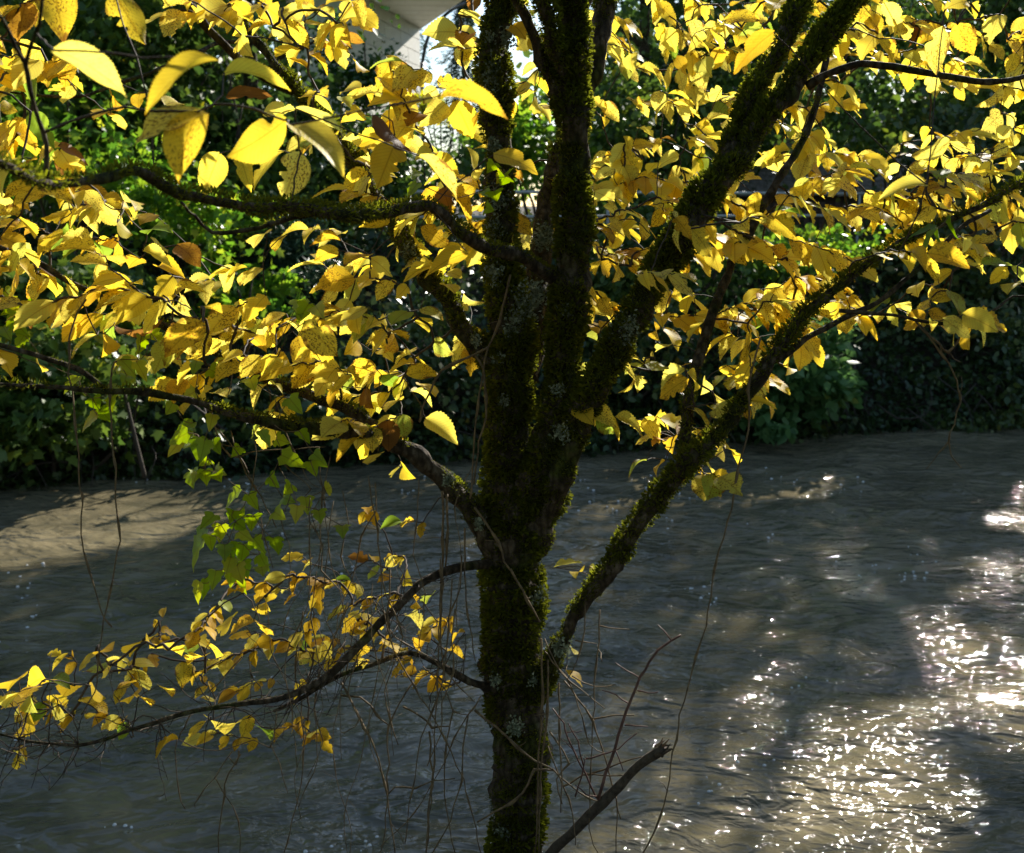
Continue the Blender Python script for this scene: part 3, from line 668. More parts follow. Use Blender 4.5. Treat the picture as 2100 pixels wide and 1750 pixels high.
# limbs: (u, v, width, depth) read off the picture with their own distance; moss amount
LIMBS = {
 'trunk': ([(1066, 2050, 150, 3.62), (1064, 1860, 122, 3.6), (1061, 1740, 112, 3.6), (1058, 1500, 118, 3.6), (1050, 1320, 124, 3.6), (1050, 1200, 128, 3.6), (1052, 1110, 134, 3.6), (1044, 1010, 104, 3.6),
            (1041, 850, 96, 3.58), (1048, 700, 92, 3.56), (1040, 600, 74, 3.55), (1028, 500, 62, 3.54), (1024, 380, 60, 3.52), (1018, 240, 62, 3.5), (1018, 120, 66, 3.5), (1026, 0, 68, 3.48), (1032, -160, 64, 3.45), (1040, -420, 52, 3.4)], 1.0),
 'stem_behind': ([(1070, 780, 70, 3.62), (1090, 660, 66, 3.66), (1108, 540, 48, 3.72), (1122, 430, 40, 3.78), (1140, 330, 36, 3.85), (1180, 230, 38, 3.9), (1222, 130, 40, 3.92), (1238, 0, 44, 3.95), (1250, -200, 42, 4.0)], .35),
 'stem': ([(1078, 1120, 96, 3.6), (1104, 1010, 92, 3.56), (1128, 910, 72, 3.52), (1146, 790, 62, 3.5), (1158, 690, 70, 3.48), (1174, 560, 72, 3.46), (1174, 430, 66, 3.45), (1172, 330, 66, 3.44), (1176, 230, 68, 3.42), (1174, 160, 72, 3.42), (1180, 30, 62, 3.4), (1184, -120, 58, 3.38), (1190, -380, 46, 3.3)], 1.0),
 'fork_left': ([(1160, 210, 36, 3.42), (1128, 150, 32, 3.4), (1108, 100, 29, 3.38), (1078, 38, 26, 3.35), (1050, -15, 24, 3.3), (1010, -120, 20, 3.25)], .9),
 'fork_up': ([(1168, 190, 40, 3.42), (1148, 120, 38, 3.36), (1130, 60, 34, 3.32), (1108, -5, 32, 3.28), (1080, -120, 28, 3.2)], .9),
 'limb_right': ([(1112, 1060, 80, 3.56), (1150, 975, 62, 3.5), (1178, 905, 52, 3.47), (1208, 818, 58, 3.44), (1262, 722, 56, 3.42), (1303, 650, 56, 3.4), (1350, 566, 60, 3.4), (1400, 482, 62, 3.4), (1450, 405, 62, 3.42), (1492, 352, 58, 3.44), (1545, 285, 46, 3.46), (1600, 208, 46, 3.5), (1655, 128, 46, 3.52), (1702, 66, 44, 3.55), (1752, 0, 40, 3.6), (1830, -110, 34, 3.7)], 1.0),
 'limb_right_fork': ([(1482, 372, 50, 3.44), (1505, 300, 46, 3.5), (1530, 232, 44, 3.55), (1558, 176, 38, 3.58), (1590, 110, 36, 3.62), (1622, 50, 36, 3.66), (1655, -8, 34, 3.7), (1720, -120, 28, 3.8)], .9),
 'branch_right_top': ([(1655, 178, 20, 3.52), (1700, 152, 16, 3.48), (1767, 133, 14, 3.45), (1833, 137, 14, 3.42), (1900, 150, 13, 3.4), (1967, 163, 12, 3.38), (2033, 170, 12, 3.36), (2110, 153, 11, 3.34), (2220, 120, 8, 3.3)], .45),
 'limb_low_right': ([(1100, 1430, 60, 3.58), (1130, 1365, 40, 3.52), (1157, 1315, 31, 3.45), (1192, 1246, 35, 3.38), (1240, 1188, 39, 3.32), (1282, 1124, 40, 3.28), (1322, 1058, 42, 3.24), (1372, 998, 42, 3.22), (1415, 950, 40, 3.2), (1462, 900, 36, 3.2), (1518, 832, 33, 3.2), (1560, 770, 31, 3.2), (1592, 716, 26, 3.22), (1642, 655, 23, 3.25), (1702, 600, 21, 3.28), (1760, 560, 19, 3.3), (1830, 508, 17, 3.34), (1900, 470, 16, 3.36), (2000, 428, 14, 3.4), (2110, 366, 12, 3.44), (2220, 300, 9, 3.5)], 1.0),
 'branch_low_up': ([(1408, 970, 34, 3.22), (1406, 920, 28, 3.28), (1410, 850, 26, 3.35), (1428, 765, 22, 3.42), (1456, 665, 21, 3.5), (1490, 560, 20, 3.56), (1545, 455, 19, 3.64), (1580, 400, 18, 3.68), (1607, 350, 16, 3.72), (1650, 283, 15, 3.76), (1668, 230, 14, 3.8), (1690, 150, 13, 3.84), (1702, 105, 12, 3.86), (1735, 52, 10, 3.9)], .55),
 'branch_low_fork': ([(1588, 740, 16, 3.22), (1667, 687, 13, 3.24), (1717, 662, 12, 3.26), (1800, 618, 11, 3.3), (1867, 566, 11, 3.33), (1917, 517, 10, 3.36), (1970, 465, 9, 3.4), (2030, 432, 8, 3.45)], .4),
 'branch_droop': ([(1720, 640, 9, 3.27), (1830, 647, 7, 3.2), (1878, 657, 7, 3.16), (1950, 660, 7, 3.12), (2017, 647, 6, 3.1), (2047, 633, 6, 3.1), (2077, 607, 5, 3.1), (2120, 614, 4, 3.1)], .3),
 'limb_low_left': ([(1030, 1140, 80, 3.6), (996, 1082, 56, 3.58), (958, 1036, 48, 3.54), (920, 990, 44, 3.5), (878, 953, 36, 3.46), (838, 926, 30, 3.42), (780, 902, 27, 3.36), (720, 886, 25, 3.3), (667, 888, 24, 3.24), (567, 868, 20, 3.12), (500, 856, 18, 3.04), (433, 833, 16, 2.98), (350, 816, 14, 2.92), (280, 803, 14, 2.88), (217, 802, 13, 2.85), (133, 796, 11, 2.8), (0, 790, 10, 2.74), (-120, 788, 8, 2.7)], .8),
 'branch_low_left_fork': ([(225, 805, 12, 2.86), (160, 757, 12, 2.84), (100, 737, 11, 2.8), (33, 717, 10, 2.76), (-40, 697, 9, 2.72)], .7),
 'branch_left_middle': ([(840, 928, 26, 3.44), (740, 856, 24, 3.5), (650, 817, 22, 3.5), (550, 780, 21, 3.48), (470, 738, 18, 3.46), (380, 690, 17, 3.42), (300, 655, 16, 3.38), (233, 623, 15, 3.34), (150, 580, 14, 3.3), (67, 533, 13, 3.26), (0, 508, 12, 3.22), (-110, 470, 10, 3.15)], .7),
 'limb_left': ([(1020, 760, 60, 3.58), (985, 712, 44, 3.58), (940, 660, 38, 3.62), (902, 602, 37, 3.66), (868, 555, 38, 3.7), (832, 500, 38, 3.74), (802, 452, 36, 3.78), (758, 378, 32, 3.84), (700, 290, 30, 3.9), (640, 220, 28, 3.95), (598, 178, 26, 3.98), (550, 115, 22, 4.0), (500, 45, 20, 4.0), (470, -30, 18, 4.0), (430, -140, 14, 4.0)], .8),
 'branch_left_top': ([(600, 190, 18, 3.98), (510, 138, 20, 3.8), (450, 78, 20, 3.7), (412, 34, 19, 3.66), (378, -8, 18, 3.6), (320, -90, 14, 3.5)], .5),
 'branch_left_side': ([(516, 90, 9, 3.98), (450, 90, 9, 3.9), (383, 120, 9, 3.75), (260, 167, 8, 3.55), (167, 197, 7, 3.4), (93, 197, 6, 3.3), (20, 190, 4, 3.2)], .2),
 'branch_front': ([(1150, 575, 40, 3.5), (1083, 535, 30, 3.36), (1017, 515, 28, 3.26), (967, 493, 28, 3.18), (917, 450, 28, 3.08), (867, 421, 27, 2.98), (817, 430, 27, 2.9), (767, 437, 27, 2.82), (700, 437, 26, 2.72), (640, 431, 27, 2.64), (567, 423, 25, 2.54), (467, 420, 24, 2.4), (383, 408, 23, 2.3), (333, 383, 23, 2.22), (300, 361, 23, 2.16), (267, 351, 22, 2.1), (233, 363, 22, 2.04), (150, 370, 21, 1.92), (100, 373, 20, 1.85), (50, 360, 19, 1.78), (0, 337, 18, 1.72), (-90, 300, 14, 1.62)], 1.0),
 'branch_front_twig': ([(97, 372, 11, 1.85), (93, 300, 10, 1.82), (77, 250, 10, 1.8), (60, 183, 9, 1.76), (53, 127, 9, 1.73), (33, 93, 7, 1.7), (10, 43, 7, 1.66), (-20, 0, 5, 1.6)], 0),
 'branch_front_fork': ([(54, 130, 8, 1.73), (67, 83, 8, 1.7), (80, 45, 7, 1.68), (88, -20, 6, 1.66)], 0),
 'branch_under': ([(640, 440, 10, 2.66), (600, 447, 10, 2.68), (533, 467, 9, 2.7), (433, 477, 9, 2.72), (400, 443, 8, 2.66), (370, 415, 7, 2.5)], .8),
 'branch_bottom_left': ([(1010, 1165, 34, 3.58), (985, 1155, 20, 3.52), (940, 1160, 18, 3.46), (900, 1175, 18, 3.42), (860, 1200, 18, 3.38), (820, 1240, 18, 3.34), (780, 1280, 18, 3.3), (740, 1322, 18, 3.27), (700, 1360, 17, 3.24), (640, 1405, 16, 3.2), (580, 1430, 13, 3.17), (500, 1443, 12, 3.12), (400, 1459, 10, 3.08), (290, 1490, 8, 3.02), (200, 1520, 7, 2.97), (117, 1527, 6, 2.93), (0, 1508, 5, 2.87), (-80, 1490, 4, 2.84)], .25),
 'branch_bottom_second': ([(1010, 1420, 30, 3.58), (985, 1410, 18, 3.52), (950, 1393, 15, 3.48), (900, 1363, 13, 3.44), (850, 1343, 12, 3.4), (817, 1343, 11, 3.36), (767, 1363, 10, 3.32), (700, 1384, 9, 3.28), (640, 1420, 8, 3.24), (560, 1460, 6, 3.2)], .3),
}
# drop the words that only told limbs apart while writing
KIND = lambda k: 'trunk' if k == 'trunk' else 'stem' if k.startswith('stem') else 'limb' if k.startswith(('limb', 'fork')) else 'branch'
SK = []        # skeleton points for twigs to start from: (pos, radius)
mossV, lichenspots = [], []
def moss_on(pts, rad, amount, name, parent, dens=1.0):
    """fronds standing off the bark, thick in patches, thin elsewhere"""
    T, N, B = frames(pts); seg = np.linalg.norm(np.diff(pts, axis=0), axis=1)
    area = float(np.sum(seg * (rad[:-1] + rad[1:]) * math.pi))
    n = int(area * 34000 * dens * (.35 + .65 * amount))
    if n < 40: return None
    i = RNG.choice(len(seg), n, p=seg * rad[:-1] / np.sum(seg * rad[:-1])); f = RNG.random(n)[:, None]; a = RNG.random(n) * 2 * math.pi
    nr = N[i] * np.cos(a)[:, None] + B[i] * np.sin(a)[:, None]
    c = pts[i] * (1 - f) + pts[i + 1] * f; r = (rad[i] * (1 - f[:, 0]) + rad[i + 1] * f[:, 0])
    p = c + nr * r[:, None]
    cl = fbm(p * 5.5, 2) * .5 + fbm(p * 16.0, 2) * .35 + fbm(p * 42.0, 2) * .15 + .10 * nr[:, 2] - .03 * nr[:, 1]
    th = .55 - .27 * amount
    ok = cl > th + RNG.normal(size=n) * .02
    p, nr, cl = p[ok], nr[ok], cl[ok]; n = len(p)
    if n < 30: return None
    thick = np.clip((cl - th) * 6, 0.1, 1)
    L = (.004 + .013 * thick) * RNG.uniform(.6, 1.3, n) * np.clip(np.median(rad) / .02, .45, 1.15)
    ax = nr + RNG.normal(size=(n, 3)) * .5 + np.array([0, 0, .12]); ax /= np.linalg.norm(ax, axis=1)[:, None]
    sd = np.cross(ax, RNG.normal(size=(n, 3))); sd /= np.linalg.norm(sd, axis=1)[:, None]; s2 = np.cross(ax, sd)
    w = L * .30; base = p - nr * .003 + nr * (thick * .009)[:, None]
    V = np.stack([base + sd * w[:, None] * .6, base - sd * w[:, None] * .6, base + ax * L[:, None] + sd * w[:, None] * .4, base + ax * L[:, None] - sd * w[:, None] * .4 + s2 * w[:, None] * .6], 1).reshape(-1, 3)
    k = np.arange(n)[:, None] * 4; F = np.concatenate([k + [[0, 1, 3]], k + [[0, 3, 2]]])
    t = np.clip(.35 * thick + .5 * RNG.random(n) + .4 * (fbm(p * 4.0, 2) - .37), 0, 1)
    o = child(mesh('moss', V, F, M['moss'], None, False, tint=np.tile(t, 2)), elm); o.parent = parent; o.location = (0, 0, 0); o['kind'] = 'stuff'
    return o
for key, (pts, moss) in LIMBS.items():
    q = np.array([[*P(u, v, d), w * .5 * d / FPX] for u, v, w, d in pts])
    s = catmull(q, .022 if q[0, 3] > .012 else .03); pt = s[:, :3].copy(); rd = s[:, 3]
    wob = np.stack([fbm(pt * 9 + k * 31, 2) - .37 for k in range(3)], -1)
    pt += wob * np.clip(rd * 1.6, .012, .04)[:, None] * 1.4
    if moss < .81: rd = rd * (.97 + .5 * (fbm(pt * 26 + 7, 2) - .37))
    if moss > .8: rd = rd * (.88 + .42 * (fbm(pt * 13, 2) - .37))
    B = MB(); B.tube(pt, rd, 18 if rd.max() > .03 else 9, lump=.35 if moss < .8 else .8)
    o = child(B.build(KIND(key), M['bark'], None, True), elm)
    if moss > .15: moss_on(pt, rd, moss, key, o, 1.0)
    st = 3
    for a, b in zip(pt[::st], rd[::st]): SK.append((a, b))

# lichen rosettes on the bark: (u, v, size) on the faces turned to us
def limb_surface(u, v):
    best = None
    for a, b in SK:
        uu, vv, d = project(a); wpx = b * FPX / d
        if wpx < 6: continue
        e = math.hypot(uu - u, vv - v)
        if e < wpx * 1.6 + 6 and (best is None or d - b < best[0]): best = (d - b, a, b)
    return best
LICH = [(1006, 165, 30), (1012, 148, 24), (1040, 80, 22), (1000, 75, 18), (1022, 410, 28), (1010, 470, 24), (1008, 560, 24), (1086, 615, 40), (1100, 600, 26), (1060, 655, 26), (1048, 680, 18), (1075, 640, 24),
        (1118, 480, 26), (1110, 495, 20), (1145, 800, 18), (1152, 890, 20), (1278, 678, 30), (1290, 665, 20), (1040, 1020, 14), (1018, 740, 16), (1150, 1330, 22), (862, 545, 22), (840, 515, 18), (1032, 820, 12),
        (1055, 1480, 18), (1015, 1395, 12), (1030, 1710, 16), (1098, 1400, 12), (920, 985, 12), (985, 1075, 14), (1105, 1225, 16), (975, 700, 14), (1160, 635, 14), (1010, 300, 16)]
for u, v, sz in LICH:
    hit = limb_surface(u, v)
    if not hit: continue
    _, a, r = hit; d = project(a)[2]; c = P(u, v, d - r * .97); n = int(40 + sz * 6)
    e = RNG.normal(size=(n, 3)) * (sz * .42 * d / FPX) * [1, 0, 1.15]; p = c + e
    rel = p - a; rel[:, 2] *= .0; rr = np.linalg.norm(rel, axis=1); lim = r * 1.03 + .009
    p[:, 1] = a[1] - np.sqrt(np.maximum(lim ** 2 - np.minimum(np.abs(p[:, 0] - a[0]), lim * .95) ** 2, 1e-6)) - RNG.random(n) * .004
    V, F, q = cards(p, .013 * RNG.uniform(.5, 1.3, n), T_SMALL, 0, np.array([0, -.25, 0]), 0)
    o = child(mesh('lichen', V, F, M['lichen'], None, False, tint=np.repeat(RNG.random(n), q)), elm); o['kind'] = 'stuff'

# dead stub at the foot, broken off and splintered
st = [(1080, 1830, 30, 3.5), (1128, 1752, 22, 3.42), (1170, 1712, 21, 3.36), (1222, 1660, 21, 3.3), (1272, 1610, 20, 3.25), (1310, 1570, 19, 3.2), (1345, 1546, 19, 3.17), (1362, 1536, 20, 3.15)]
q = np.array([[*P(u, v, d), w * .5 * d / FPX] for u, v, w, d in st]); s = catmull(q, .03)
B = MB(); B.tube(s[:, :3], s[:, 3], 12, lump=.3); stub = child(B.build('broken_stub', M['dead'], None, True), elm); stub['label'] = 'bare broken stub with splintered end'
ax = s[-1, :3] - s[-4, :3]; ax /= np.linalg.norm(ax)
for k in range(16):
    b = s[-1, :3] + RNG.normal(size=3) * .009 - ax * .012; e = b + ax * RNG.uniform(.015, .05) + RNG.normal(size=3) * .010
    B = MB(); B.tube([b, (b + e) / 2, e], [.0045, .0035, .0006], 4); o = child(B.build('splinter', M['splinter' if k % 3 == 0 else 'dead']), elm); o.parent = stub; o.location = (0, 0, 0)

# ------------------------------------------------------------------ leaf shapes
def elm_leaf_mesh(seed, W=.34, fold=.1, droop=.25, curl=0.0, bite=0, rows=27):
    r = random.Random(seed); V, F, UV = [], [], []
    bites = [(r.uniform(.25, .9), r.choice((-1, 1)), r.uniform(.25, .65)) for _ in range(bite)]
    ph = r.uniform(0, 6); ta = .055 if rows < 40 else .038; tf = .02 if rows < 40 else .011
    for i in range(rows):
        t = i / (rows - 1)
        w = W * float(np.interp(t, [0, .06, .15, .28, .40, .55, .70, .82, .90, .95, 1], [.10, .45, .74, .95, 1, .93, .74, .48, .25, .12, 0]))
        tooth = (1 + ta * r.uniform(.3, 1.25)) if i % 2 else (1 - ta * r.uniform(.3, 1.25))
        for j, x in enumerate((-1, -.55, 0, .55, 1)):
            ww = w * (tooth if abs(x) == 1 and 0 < i < rows - 1 else 1)
            for bt, bs, bd in bites:
                if bs * x > 0: ww *= 1 - bd * math.exp(-((t - bt) / .07) ** 2)
            sx = x * ww; y = t + (tf if abs(x) == 1 and i % 2 else 0) + (.06 * t * (1 - t) * abs(x))
            if x < 0: y -= .03 * (1 - t)            # lopsided base
            z = fold * .6 * abs(sx) * 2 - droop * t * t + .018 * math.sin(9 * t + ph + x) * abs(x) * 1.4 + .7 * curl * (abs(sx) / W) ** 2 * W
            yy = y * (1 - .22 * droop * t)
            V.append((sx * (1 - .35 * abs(curl)), yy, z)); UV.append((.5 + .5 * x * ww / W, t))
    for i in range(rows - 1):
        for j in range(4):
            a = i * 5 + j; F.append((a, a + 1, a + 6, a + 5))
    return np.array(V), np.array(F), np.array(UV)
ELM = [elm_leaf_mesh(1, .34), elm_leaf_mesh(2, .36, .16, .35, 0, 1), elm_leaf_mesh(3, .32, .05, .15, 0, 2), elm_leaf_mesh(4, .35, .22, .45, .3), elm_leaf_mesh(5, .34, .12, .3, 0, 3), elm_leaf_mesh(6, .33, .2, .2, .2, 3),
       elm_leaf_mesh(7, .36, -.08, .25, .4), elm_leaf_mesh(8, .30, .3, .6, .5, 1), elm_leaf_mesh(9, .35, .1, .1, 0, 1), elm_leaf_mesh(10, .33, .15, .55, .1, 4)]
ROLLED = [elm_leaf_mesh(21, .17, .25, .4, .3), elm_leaf_mesh(22, .15, .3, .55, .3, 1)]
NEAR = [elm_leaf_mesh(31, .33, .1, .22, .1, 1, 57), elm_leaf_mesh(32, .31, .14, .38, .2, 0, 57), elm_leaf_mesh(33, .34, .06, .15, .15, 2, 57), elm_leaf_mesh(34, .29, .18, .5, .25, 1, 57), elm_leaf_mesh(35, .32, -.05, .3, .3, 2, 57)]
SHAPES = ELM + ROLLED + NEAR
leaf_me = []
for k, (V, F, UV) in enumerate(SHAPES):
    o = mesh('leaf_blade', V, F, M['elm_leaf'], None, True, uv=UV); leaf_me.append(o.data); bpy.data.objects.remove(o)

